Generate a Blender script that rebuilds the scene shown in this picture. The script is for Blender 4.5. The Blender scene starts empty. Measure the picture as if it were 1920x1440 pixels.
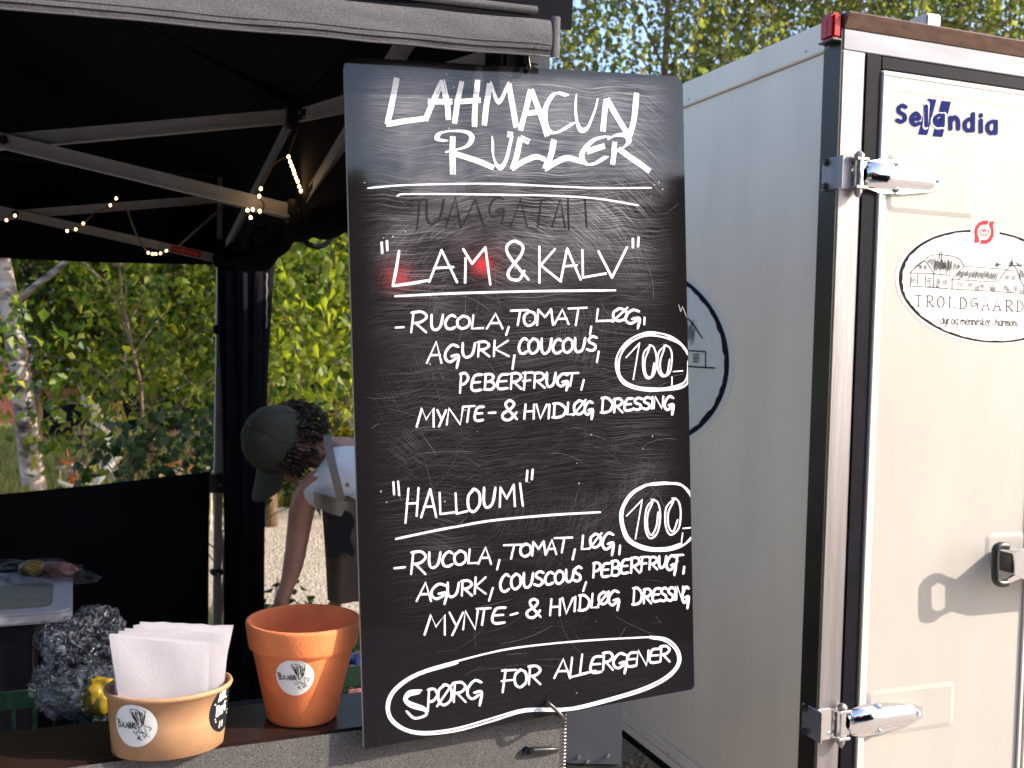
import bpy, bmesh, math, random
import numpy as np
from mathutils import Vector, Matrix, noise as mnoise
R = math.radians
random.seed(7); rng = np.random.default_rng(7)
sc = bpy.context.scene
COL = sc.collection
V = Vector

# ------------------------------------------------------------------ camera, sky, sun, exposure
F = 1930.0
EYE = V((0, 0, 1.6))
_u = V((.025, 1, .0407)).normalized()
_f = V((0, 0, -1)); _y = (_f - _u * _f.dot(_u)).normalized(); _x = _y.cross(_u)
CR = Matrix((_x, _y, _u))                       # camera axes -> world axes
cam_d = bpy.data.cameras.new('camera'); cam = bpy.data.objects.new('camera', cam_d); COL.objects.link(cam)
cam.matrix_world = Matrix.Translation(EYE) @ CR.to_4x4()
cam_d.sensor_width = 36; cam_d.lens = 36 * F / 1920; cam_d.clip_end = 400; cam_d.clip_start = .02
cam_d.dof.use_dof = True; cam_d.dof.focus_distance = 1.35; cam_d.dof.aperture_fstop = 11
sc.camera = cam

# sun direction from the shadow that the door handle throws on the trailer door
DA = V((.933, .361, 0)).normalized(); DB = V((-DA.y, DA.x, 0)); DN = -DB     # door: right, back, outward
SUN = (DA * .77 + V((0, 0, .48)) + DN * .38).normalized()
sun_d = bpy.data.lights.new('sun', 'SUN'); sun = bpy.data.objects.new('sun', sun_d); COL.objects.link(sun)
sun_d.energy = 2.9; sun_d.angle = R(.5); sun_d.color = (1, .91, .78)
sun.rotation_euler = (-SUN).to_track_quat('-Z', 'Y').to_euler(); sun.location = SUN * 30
w = bpy.data.worlds.new('World'); sc.world = w; w.use_nodes = True
nt = w.node_tree
sky = nt.nodes.new('ShaderNodeTexSky'); sky.sky_type = 'NISHITA'; sky.sun_disc = False
sky.sun_elevation = math.asin(SUN.z); sky.sun_rotation = math.atan2(SUN.x, SUN.y)
sky.air_density = .8; sky.dust_density = 1.4; sky.ozone_density = .4
bg = nt.nodes['Background']; nt.links.new(sky.outputs[0], bg.inputs[0]); bg.inputs[1].default_value = .15
sc.view_settings.view_transform = 'Standard'; sc.view_settings.look = 'None'
sc.view_settings.exposure = 1.6; sc.view_settings.gamma = 1; sc.view_settings.use_curve_mapping = False
sc.render.engine = 'CYCLES'; sc.cycles.max_bounces = 8; sc.cycles.transparent_max_bounces = 16

# ------------------------------------------------------------------ measuring helpers (reading real positions off the photo)
def ray(px, py): return CR @ V(((px - 960) / F, -(py - 720) / F, -1))
def atY(px, py, D): r = ray(px, py); return EYE + r * (D / r.y)
def hit(px, py, p, n): r = ray(px, py); return EYE + r * ((p - EYE).dot(n) / r.dot(n))
def proj(p):
    c = CR.transposed() @ (p - EYE); return 960 - F * c.x / c.z, 720 + F * c.y / c.z

# ------------------------------------------------------------------ materials
def mat(name, col, rough=.6, metal=0., var=0., vscale=20., bump=0., bscale=200., spec=.5, col2=None, stretch=None, **kw):
    m = bpy.data.materials.new(name); m.use_nodes = True; t = m.node_tree; b = t.nodes['Principled BSDF']
    b.inputs['Base Color'].default_value = (*col, 1); b.inputs['Roughness'].default_value = rough
    b.inputs['Metallic'].default_value = metal; b.inputs['Specular IOR Level'].default_value = spec
    for k, v in kw.items(): b.inputs[k.replace('_', ' ')].default_value = v
    tc = t.nodes.new('ShaderNodeTexCoord'); src = tc.outputs['Object']
    if stretch:
        mp = t.nodes.new('ShaderNodeMapping'); mp.inputs['Scale'].default_value = stretch; t.links.new(src, mp.inputs[0]); src = mp.outputs[0]
    if var or col2:
        n = t.nodes.new('ShaderNodeTexNoise'); n.inputs['Scale'].default_value = vscale; n.inputs['Detail'].default_value = 5
        t.links.new(src, n.inputs['Vector'])
        r = t.nodes.new('ShaderNodeValToRGB'); r.color_ramp.elements[0].position = .32; r.color_ramp.elements[1].position = .68
        lo = [max(0, c * (1 - var)) for c in col]; hi = [min(1, c * (1 + var)) for c in col] if not col2 else col2
        r.color_ramp.elements[0].color = (*lo, 1); r.color_ramp.elements[1].color = (*hi, 1)
        t.links.new(n.outputs[0], r.inputs[0]); t.links.new(r.outputs[0], b.inputs['Base Color'])
    if bump:
        n2 = t.nodes.new('ShaderNodeTexNoise'); n2.inputs['Scale'].default_value = bscale; n2.inputs['Detail'].default_value = 4
        t.links.new(src, n2.inputs['Vector'])
        bp = t.nodes.new('ShaderNodeBump'); bp.inputs['Strength'].default_value = bump; bp.inputs['Distance'].default_value = .002
        t.links.new(n2.outputs[0], bp.inputs['Height']); t.links.new(bp.outputs[0], b.inputs['Normal'])
    return m
def emis(name, col, s):
    m = mat(name, col); b = m.node_tree.nodes['Principled BSDF']
    b.inputs['Emission Color'].default_value = (*col, 1); b.inputs['Emission Strength'].default_value = s; return m
def leafmat(name, cols, trans=.45, rough=.45, vb=1.9):
    m = bpy.data.materials.new(name); m.use_nodes = True; t = m.node_tree; t.nodes.clear()
    o = t.nodes.new('ShaderNodeOutputMaterial'); g = t.nodes.new('ShaderNodeNewGeometry')
    r = t.nodes.new('ShaderNodeValToRGB'); els = r.color_ramp.elements
    while len(els) < len(cols): els.new(.5)
    for i, c in enumerate(cols): els[i].position = i / (len(cols) - 1); els[i].color = (*c, 1)
    t.links.new(g.outputs['Random Per Island'], r.inputs[0])
    p = t.nodes.new('ShaderNodeBsdfPrincipled'); p.inputs['Roughness'].default_value = rough; p.inputs['Specular IOR Level'].default_value = .4
    tr = t.nodes.new('ShaderNodeBsdfTranslucent'); mx = t.nodes.new('ShaderNodeMixShader'); mx.inputs[0].default_value = trans
    hs = t.nodes.new('ShaderNodeHueSaturation'); hs.inputs['Hue'].default_value = .485; hs.inputs['Value'].default_value = vb; hs.inputs['Saturation'].default_value = 1.1
    t.links.new(r.outputs[0], hs.inputs['Color'])
    t.links.new(r.outputs[0], p.inputs['Base Color']); t.links.new(hs.outputs[0], tr.inputs['Color'])
    t.links.new(p.outputs[0], mx.inputs[1]); t.links.new(tr.outputs[0], mx.inputs[2]); t.links.new(mx.outputs[0], o.inputs[0])
    return m

M = {}
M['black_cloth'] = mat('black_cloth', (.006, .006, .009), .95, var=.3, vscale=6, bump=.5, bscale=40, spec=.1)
M['alu'] = mat('brushed_aluminium', (.30, .28, .285), .5, .75, var=.2, vscale=30, bump=.25, bscale=300, stretch=(1, 1, .06))
M['bar'] = mat('truss_aluminium', (.40, .41, .43), .5, .3, var=.1, vscale=30)
M['chrome'] = mat('polished_steel', (.86, .86, .88), .09, 1., bump=.12, bscale=60)
M['rubber'] = mat('black_rubber', (.0065, .006, .010), .6, spec=.08, var=.3, vscale=40)
M['black_plastic'] = mat('black_plastic', (.012, .012, .013), .35, bump=.1)
M['white_paint'] = mat('white_panel_lightened', (.89, .77, .61), .45, var=.05, vscale=4, bump=.06, bscale=18, stretch=(2, 2, .5))  # door's paint, lighter and warmer to stand in for fill light in shade
M['white_door'] = mat('white_panel_darkened', (.435, .405, .365), .38, var=.05, vscale=4, bump=.10, bscale=14, stretch=(2, 2, .5), spec=.35)  # side's paint with the sun's brightness taken out of its colour
M['white_trim'] = mat('white_trim', (.58, .55, .50), .4, var=.03, vscale=10)
M['dark_steel'] = mat('dark_steel', (.08, .075, .07), .4, .7, var=.4, vscale=30)
M['red_lens'] = mat('red_lens', (.45, .004, .006), .3, spec=.3, var=.3, vscale=60)
M['brown_reflection'] = mat('flange_brown_reflection', (.16, .09, .065), .5, .3, var=.25, vscale=25, stretch=(1, 1, 4))  # brown reflection in the tilted aluminium flange, put into its colour
M['ink'] = mat('black_ink', (.012, .011, .013), .8, spec=.1)
M['ink_soft'] = mat('grey_ink', (.035, .033, .036), .8, spec=.1)
M['blue_ink'] = mat('blue_vinyl', (.003, .010, .11), .7, spec=.05, var=.15, vscale=80)
M['red_ink'] = mat('red_vinyl', (.62, .012, .02), .6, spec=.15)
M['sticker'] = mat('white_sticker', (.78, .755, .71), .4, var=.03)
M['pen'] = mat('white_chalk_pen', (.80, .80, .81), .6, var=.14, vscale=220)
M['terracotta'] = mat('terracotta', (.76, .20, .062), .75, var=.16, vscale=25, bump=.25, bscale=350)
M['kraft'] = mat('kraft_card', (.40, .215, .108), .6, var=.10, vscale=60, bump=.12, bscale=500)
M['skin'] = mat('skin', (.42, .20, .14), .5, var=.12, vscale=20, Subsurface_Weight=.1, Subsurface_Radius=(.02, .008, .004))
M['hair'] = mat('brown_hair', (.040, .026, .018), .5, var=.3, vscale=60)
M['cap'] = mat('olive_cap', (.038, .039, .028), .85, var=.12, vscale=40, bump=.3, bscale=600)
M['tee'] = mat('white_cotton', (.74, .76, .80), .85, var=.05, vscale=12, bump=.5, bscale=25)
M['apron'] = mat('brown_apron', (.115, .075, .055), .85, var=.15, vscale=30, bump=.3, bscale=400)
M['strap'] = mat('grey_canvas', (.25, .22, .19), .85, var=.1)
M['trouser'] = mat('black_cotton', (.012, .012, .014), .9)
M['twig'] = mat('twig_bark', (.10, .06, .04), .8, var=.3)
M['wood_pale'] = mat('pale_timber', (.50, .36, .24), .7, var=.2, vscale=12, stretch=(6, 1, 6))
M['wood_red'] = mat('red_brown_timber', (.46, .17, .10), .7, var=.25, vscale=12)
M['orange_paint'] = mat('orange_paint', (.65, .17, .05), .6, var=.2)
M['white_post'] = mat('white_paint', (.75, .74, .74), .6, var=.08)
M['counter_wood'] = mat('dark_stained_wood', (.020, .010, .008), .35, var=.4, spec=.3, vscale=14, bump=.1, stretch=(1, 1, 1))
M['steel_grey'] = mat('galvanised_grey', (.13, .135, .155), .5, .2, var=.12, vscale=10, bump=.05)
M['lid'] = mat('grey_white_plastic', (.22, .24, .30), .45, var=.05)
M['lid_inset'] = mat('green_grey_panel', (.075, .08, .065), .5, var=.3, vscale=30)
M['crate'] = mat('green_plastic', (.003, .020, .010), .45, var=.15)
M['yellow_pack'] = mat('yellow_wrapper', (.26, .17, .01), .4, var=.35, vscale=40)
M['pink_pack'] = mat('pink_brown_wrapper', (.16, .06, .055), .4, var=.5, vscale=60)
M['blue_pack'] = mat('blue_wrapper', (.015, .03, .10), .4, var=.4, vscale=60)

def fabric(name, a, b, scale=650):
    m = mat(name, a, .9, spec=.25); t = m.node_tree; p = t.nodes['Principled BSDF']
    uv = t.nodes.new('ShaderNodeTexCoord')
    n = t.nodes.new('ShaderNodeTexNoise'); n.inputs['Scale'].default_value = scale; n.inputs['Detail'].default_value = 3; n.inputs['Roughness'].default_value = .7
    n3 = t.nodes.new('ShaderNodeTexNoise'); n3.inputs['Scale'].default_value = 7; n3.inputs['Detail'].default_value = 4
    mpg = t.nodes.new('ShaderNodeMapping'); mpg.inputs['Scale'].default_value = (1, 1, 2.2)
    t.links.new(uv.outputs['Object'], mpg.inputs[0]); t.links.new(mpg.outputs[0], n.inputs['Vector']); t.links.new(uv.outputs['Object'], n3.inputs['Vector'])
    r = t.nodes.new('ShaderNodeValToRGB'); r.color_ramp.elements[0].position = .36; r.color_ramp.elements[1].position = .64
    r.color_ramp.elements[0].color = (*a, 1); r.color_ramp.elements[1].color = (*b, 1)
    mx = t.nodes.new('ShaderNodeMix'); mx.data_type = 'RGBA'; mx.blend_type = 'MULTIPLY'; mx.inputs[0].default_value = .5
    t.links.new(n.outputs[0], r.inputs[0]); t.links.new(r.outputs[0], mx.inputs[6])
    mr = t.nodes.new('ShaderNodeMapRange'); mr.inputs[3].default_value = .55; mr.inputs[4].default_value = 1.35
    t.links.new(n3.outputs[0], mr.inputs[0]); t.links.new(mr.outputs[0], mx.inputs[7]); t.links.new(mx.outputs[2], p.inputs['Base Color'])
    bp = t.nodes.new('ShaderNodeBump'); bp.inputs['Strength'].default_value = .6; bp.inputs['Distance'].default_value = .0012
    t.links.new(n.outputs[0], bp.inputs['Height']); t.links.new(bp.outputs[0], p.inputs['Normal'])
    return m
M['valance'] = fabric('sunlit_black_polyester', (.055, .052, .056), (.145, .138, .143))  # black canopy cloth in a lighter copy, sunlight put into its colour
M['counter_cloth'] = fabric('grey_woven_cloth', (.036, .033, .033), (.165, .152, .147), 520)

def ground_mat(name, c1, c2, c3, scale, sp, dist=.01):
    m = mat(name, c1, .95, spec=.1); t = m.node_tree; p = t.nodes['Principled BSDF']
    g = t.nodes.new('ShaderNodeTexCoord')
    n = t.nodes.new('ShaderNodeTexNoise'); n.inputs['Scale'].default_value = scale; n.inputs['Detail'].default_value = 6; t.links.new(g.outputs['Object'], n.inputs['Vector'])
    v = t.nodes.new('ShaderNodeTexVoronoi'); v.inputs['Scale'].default_value = sp; t.links.new(g.outputs['Object'], v.inputs['Vector'])
    r = t.nodes.new('ShaderNodeValToRGB'); r.color_ramp.elements[0].position = .35; r.color_ramp.elements[1].position = .65
    r.color_ramp.elements[0].color = (*c1, 1); r.color_ramp.elements[1].color = (*c2, 1); t.links.new(n.outputs[0], r.inputs[0])
    mx = t.nodes.new('ShaderNodeMix'); mx.data_type = 'RGBA'; mx.inputs[7].default_value = (*c3, 1)
    sv = t.nodes.new('ShaderNodeSeparateColor'); t.links.new(v.outputs['Color'], sv.inputs[0])
    mm = t.nodes.new('ShaderNodeMath'); mm.operation = 'MULTIPLY'; mm.inputs[1].default_value = .5; t.links.new(sv.outputs[0], mm.inputs[0])
    t.links.new(mm.outputs[0], mx.inputs[0]); t.links.new(r.outputs[0], mx.inputs[6]); t.links.new(mx.outputs[2], p.inputs['Base Color'])
    bp = t.nodes.new('ShaderNodeBump'); bp.inputs['Distance'].default_value = dist; bp.inputs['Strength'].default_value = .8
    t.links.new(v.outputs['Distance'], bp.inputs['Height']); t.links.new(bp.outputs[0], p.inputs['Normal'])
    return m
M['lawn'] = ground_mat('dry_lawn', (.16, .16, .05), (.30, .26, .10), (.10, .12, .03), 3, 60, .02)
M['gravel'] = ground_mat('pale_gravel', (.38, .32, .265), (.48, .41, .35), (.23, .20, .18), 6, 45, .012)
M['birch'] = None

# ------------------------------------------------------------------ object helpers
WL = {}
def tag(o, label=None, cat=None, group=None, kind=None):
    if label: o['label'] = label
    if cat: o['category'] = cat
    if group: o['group'] = group
    if kind: o['kind'] = kind
    return o
def empty(name, loc, label, cat, group=None):
    o = bpy.data.objects.new(name, None); o.empty_display_size = .1; o.location = loc; COL.objects.link(o); WL[o.name] = V(loc)
    return tag(o, label, cat, group)
def link_mesh(name, me, mt, parent, c, smooth=None):
    o = bpy.data.objects.new(name, me); COL.objects.link(o)
    if mt and not me.materials: me.materials.append(mt)
    if parent: o.parent = parent; o.location = c - WL[parent.name]
    else: o.location = c
    WL[o.name] = V(c); return o
def mk(name, vs, fs, mt, parent=None, smooth=False, kind=None, base=False, label=None):
    a = np.array([tuple(v) for v in vs], dtype=float)
    lo, hi = a.min(0), a.max(0); c = (lo + hi) / 2
    if base: c[2] = lo[2]
    a -= c
    me = bpy.data.meshes.new(name); me.from_pydata(a.tolist(), [], fs); me.update()
    if smooth: me.shade_smooth()
    o = link_mesh(name, me, mt, parent, V(c))
    return tag(o, label=label, kind=kind)

class MB:
    def __init__(s): s.v = []; s.f = []
    def add(s, vs, fs):
        n = len(s.v); s.v += [V(v) for v in vs]; s.f += [tuple(i + n for i in f) for f in fs]; return s
    def box(s, o, ax, ay, az, bevel=0.):
        """o corner, three edge vectors; optional bevel"""
        o = V(o); ax, ay, az = V(ax), V(ay), V(az)
        if ax.cross(ay).dot(az) < 0: o = o + ax; ax = -ax
        if bevel <= 0:
            c = [o, o + ax, o + ax + ay, o + ay]; c += [p + az for p in c]
            return s.add(c, [(0, 3, 2, 1), (4, 5, 6, 7), (0, 1, 5, 4), (1, 2, 6, 5), (2, 3, 7, 6), (3, 0, 4, 7)])
        bm = bmesh.new(); c = [o, o + ax, o + ax + ay, o + ay]; c += [p + az for p in c]
        bv = [bm.verts.new(p) for p in c]
        for f in [(0, 3, 2, 1), (4, 5, 6, 7), (0, 1, 5, 4), (1, 2, 6, 5), (2, 3, 7, 6), (3, 0, 4, 7)]: bm.faces.new([bv[i] for i in f])
        bmesh.ops.bevel(bm, geom=bm.edges[:], offset=bevel, segments=2, affect='EDGES')
        bm.verts.index_update(); s.add([v.co.copy() for v in bm.verts], [tuple(v.index for v in f.verts) for f in bm.faces]); bm.free(); return s
    def tube(s, pts, r, n=8, caps=True):
        pts = [V(p) for p in pts]; rs = r if isinstance(r, (list, tuple)) else [r] * len(pts)
        rings = []; up = None
        for i, p in enumerate(pts):
            d = (pts[min(i + 1, len(pts) - 1)] - pts[max(i - 1, 0)]).normalized()
            if up is None or abs(up.dot(d)) > .98: up = d.orthogonal().normalized()
            a = (up - d * up.dot(d)).normalized(); up = a; b = d.cross(a)
            rings.append([p + (a * math.cos(2 * math.pi * k / n) + b * math.sin(2 * math.pi * k / n)) * rs[i] for k in range(n)])
        vs = [q for g in rings for q in g]; fs = []
        for i in range(len(rings) - 1):
            for k in range(n): fs.append((i * n + k, i * n + (k + 1) % n, (i + 1) * n + (k + 1) % n, (i + 1) * n + k))
        if caps: fs.append(tuple(range(n - 1, -1, -1))); fs.append(tuple((len(rings) - 1) * n + k for k in range(n)))
        return s.add(vs, fs)
    def prism(s, poly, d):
        """poly: list of points (any plane), extruded by vector d"""
        poly = [V(p) for p in poly]; d = V(d); n = len(poly)
        nr = sum(((poly[i]).cross(poly[(i + 1) % n]) for i in range(n)), V())
        if nr.dot(d) > 0: poly = poly[::-1]
        vs = poly + [p + d for p in poly]
        fs = [tuple(range(n)), tuple(range(2 * n - 1, n - 1, -1))] + [(i, i + n, (i + 1) % n + n, (i + 1) % n) for i in range(n)]
        return s.add(vs, fs)
    def lathe(s, c, prof, n=48, ax=V((1, 0, 0)), ay=V((0, 1, 0)), ea=1., eb=1.):
        vs = []; fs = []
        for r, z in prof:
            for k in range(n):
                t = 2 * math.pi * k / n; vs.append(V(c) + ax * (r * ea * math.cos(t)) + ay * (r * eb * math.sin(t)) + V((0, 0, z)))
        for i in range(len(prof) - 1):
            for k in range(n): fs.append((i * n + k, i * n + (k + 1) % n, (i + 1) * n + (k + 1) % n, (i + 1) * n + k))
        return s.add(vs, fs)
    def grid(s, fn, nu, nv):
        vs = [fn(i / nu, j / nv) for j in range(nv + 1) for i in range(nu + 1)]
        fs = [(j * (nu + 1) + i, j * (nu + 1) + i + 1, (j + 1) * (nu + 1) + i + 1, (j + 1) * (nu + 1) + i) for j in range(nv) for i in range(nu)]
        return s.add(vs, fs)
    def build(s, name, mt, parent=None, **k): return mk(name, s.v, s.f, mt, parent, **k)

def rrect(w, h, r, n=5):
    pts = []
    for cx, cy, a0 in ((w - r, h - r, 0), (r, h - r, 90), (r, r, 180), (w - r, r, 270)):
        for k in range(n + 1):
            a = R(a0 + 90 * k / n); pts.append((cx + r * math.cos(a), cy + r * math.sin(a)))
    return pts
def smooth_pts(p, per=6):
    """Catmull-Rom through 2D/3D points"""
    p = [V((*q, 0)) if len(q) == 2 else V(q) for q in p]
    if len(p) < 3: return p
    o = []
    for i in range(len(p) - 1):
        a = p[i - 1] if i else p[0] * 2 - p[1]; b = p[i]; c = p[i + 1]; d = p[i + 2] if i + 2 < len(p) else p[-1] * 2 - p[-2]
        for k in range(per):
            t = k / per
            o.append(.5 * ((2 * b) + (c - a) * t + (2 * a - 5 * b + 4 * c - d) * t * t + (3 * b - a - 3 * c + d) * t ** 3))
    o.append(p[-1]); return o
_lay = [0]
def stroke(mb, pts, wd, surf, per=5, taper=.8, straight=False, eps=4e-5, wob=0.):
    """ribbon of width wd along 2D pts on a surface: surf(x, y, h) -> point"""
    p = [V((*q, 0)) for q in pts] if straight or len(pts) < 3 else smooth_pts(pts, per)
    _lay[0] = (_lay[0] + 1) % 14; h0 = 2e-4 + _lay[0] * eps
    n = len(p); vs = []; fs = []
    for i, q in enumerate(p):
        d = p[min(i + 1, n - 1)] - p[max(i - 1, 0)]
        if d.length < 1e-9: d = V((1, 0, 0))
        d.normalize(); nn = V((-d.y, d.x, 0))
        ww = wd * .5 * (1 + wob * math.sin(i * .9 + _lay[0]))
        if i in (0, n - 1): ww *= taper
        h = h0 + 3e-5 * i / max(1, n - 1)
        for sgn in (1, -1):
            e = q + nn * ww * sgn; vs.append(surf(e.x, e.y, h))
    for i in range(n - 1): fs.append((2 * i, 2 * i + 1, 2 * i + 3, 2 * i + 2))
    # round ends
    for e, dirn in ((0, -1), (n - 1, 1)):
        d = (p[1] - p[0]) if e == 0 else (p[-1] - p[-2])
        if d.length < 1e-9: continue
        d.normalize(); nn = V((-d.y, d.x, 0)); b = len(vs); ww = wd * .5 * taper
        ks = [p[e] + nn * ww * math.cos(R(a)) + d * dirn * ww * math.sin(R(a)) for a in (45, 90, 135)]
        hh = h0 + (3e-5 if e else 0)
        vs += [surf(k.x, k.y, hh) for k in ks]
        f = (2 * e, b, b + 1, b + 2, 2 * e + 1)
        fs.append(f if e else f[::-1])
    mb.add(vs, fs)
def fixnormals(o, n):
    """turn every face of a flat thin print towards n"""
    me = o.data; bm = bmesh.new(); bm.from_mesh(me)
    fl = [f for f in bm.faces if f.normal.dot(n) < 0]
    if fl: bmesh.ops.reverse_faces(bm, faces=fl)
    bm.to_mesh(me); bm.free()
GL = {
'A': [[(0,0),(.5,1),(1,0)],[(.2,.36),(.84,.38)]],
'B': [[(.12,0),(.12,1)],[(0,.98),(.6,1),(.85,.78),(.6,.55),(.15,.5)],[(.2,.5),(.7,.5),(1,.26),(.7,0),(.05,0)]],
'C': [[(.95,.88),(.6,1),(.2,.8),(0,.4),(.2,.06),(.6,0),(1,.15)]],
'D': [[(.12,0),(.12,1)],[(0,.98),(.5,.98),(.95,.6),(.8,.15),(.4,0),(0,0)]],
'E': [[(1,1),(.35,.95),(.1,.62),(.04,.2),(.3,0),(1,.06)],[(.1,.5),(.85,.54)]],
'F': [[(.2,0),(.25,1)],[(0,.96),(1,1)],[(.05,.5),(.8,.55)]],
'G': [[(.95,.92),(.5,1),(.1,.72),(.08,.42),(.4,.25),(.85,.42)],[(.5,.5),(1,.53),(.92,-.02)]],
'H': [[(0,0),(.05,1)],[(1,0),(.95,1)],[(0,.5),(1,.54)]],
'I': [[(.5,0),(.5,1)]],
'K': [[(.1,0),(.1,1)],[(.9,1),(.15,.45),(1,0)]],
'L': [[(.1,1),(.05,.02),(1,.06)]],
'M': [[(0,0),(.16,1),(.5,.4),(.84,1),(1,0)]],
'N': [[(0,0),(.08,1),(.9,0),(1,1)]],
'O': [[(.45,1),(.05,.7),(.1,.2),(.5,0),(.95,.3),(.9,.8),(.5,1),(.3,.95)]],
'@': [[(.45,1),(.05,.7),(.1,.2),(.5,0),(.95,.3),(.9,.8),(.5,1),(.3,.95)],[(0,-.06),(1,1.06)]],
'P': [[(.12,0),(.12,1)],[(0,.96),(.6,1),(.95,.75),(.6,.48),(.1,.42)]],
'R': [[(.12,0),(.12,1)],[(0,.96),(.6,1),(.92,.76),(.6,.5),(.1,.44)],[(.3,.46),(1,0)]],
'S': [[(1,.9),(.6,1),(.2,.85),(.25,.6),(.8,.42),(.9,.15),(.5,0),(0,.1)]],
'T': [[(0,.95),(1,1)],[(.55,.97),(.45,0)]],
'U': [[(0,1),(.05,.3),(.3,0),(.7,.1),(.9,.4),(1,1)]],
'V': [[(0,1),(.45,0),(1,1)]],
'Y': [[(0,1),(.5,.45)],[(1,1),(.3,-.05)]],
'&': [[(1,.02),(.3,.65),(.25,.9),(.5,1),(.75,.85),(.6,.6),(.08,.3),(.15,.03),(.55,0),(.95,.38)]],
'1': [[(0,.72),(.8,1),(.5,0)]],
'0': [[(.55,1),(.1,.7),(.05,.25),(.45,0),(.9,.3),(.95,.75),(.55,1)]],
# lower case (used by the printed stickers)
'a': [[(.95,.62),(.6,.72),(.15,.55),(.1,.2),(.5,0),(.9,.2)],[(.95,.72),(.92,0)]],
'd': [[(.95,.55),(.55,.68),(.12,.5),(.1,.15),(.5,0),(.9,.15)],[(.95,1),(.93,0)]],
'e': [[(.1,.36),(.9,.38),(.8,.62),(.5,.72),(.12,.5),(.1,.18),(.5,0),(.95,.1)]],
'g': [[(.95,.55),(.55,.7),(.12,.5),(.12,.15),(.5,.02),(.9,.2)],[(.95,.7),(.92,-.2),(.5,-.38),(.1,-.25)]],
'h': [[(.05,1),(.08,0)],[(.08,.4),(.5,.7),(.85,.5),(.9,0)]],
'i': [[(.5,.66),(.5,0)],[(.5,.9),(.5,.97)]],
'k': [[(.1,1),(.1,0)],[(.85,.66),(.15,.3),(.95,0)]],
'l': [[(.5,1),(.5,0)]],
'm': [[(.02,.66),(.04,0)],[(.04,.4),(.3,.68),(.48,.45),(.5,0)],[(.5,.4),(.75,.68),(.95,.45),(.97,0)]],
'n': [[(.06,.68),(.08,0)],[(.08,.4),(.5,.7),(.88,.48),(.92,0)]],
'o': [[(.5,.7),(.1,.5),(.1,.15),(.5,0),(.9,.2),(.88,.55),(.5,.7)]],
'r': [[(.1,.68),(.12,0)],[(.12,.4),(.5,.68),(.95,.62)]],
's': [[(.85,.62),(.4,.7),(.2,.52),(.75,.3),(.75,.08),(.4,0),(.1,.08)]],
'y': [[(.05,.68),(.1,.3),(.45,.1),(.85,.3)],[(.92,.68),(.8,-.1),(.4,-.38),(.05,-.3)]],
}

# ------------------------------------------------------------------ menu board: its plane in the world
BTL, BTR, BBR, BBL = V((-.1838, 1.087, 1.8933)), V((.1928, 1.2317, 1.9186)), V((.2289, 1.2247, 1.1879)), V((-.1477, 1.08, 1.1626))
BX = (BTR - BTL).normalized(); BZ = (BTL - BBL); BZ = BZ.normalized(); BN = BX.cross(BZ).normalized(); BZO = BN.cross(BX)      # towards the viewer
BW = ((BTR - BTL).length + (BBR - BBL).length) / 2; BH = (BTL - BBL).length
def bpt(u, v, h=0.): return BBL + BX * u + BZ * v + BN * h
def bsurf(x, y, h):
    p = hit(x, y, BBL, BN); dd_ = p - BBL; u = (dd_ - BZ * (dd_.dot(BZO) / BZ.dot(BZO))).dot(BX)          # marks stop at the board's edge
    if u > BW - .0008: p = p + BX * (BW - .0008 - u)
    return p + BN * h

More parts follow.
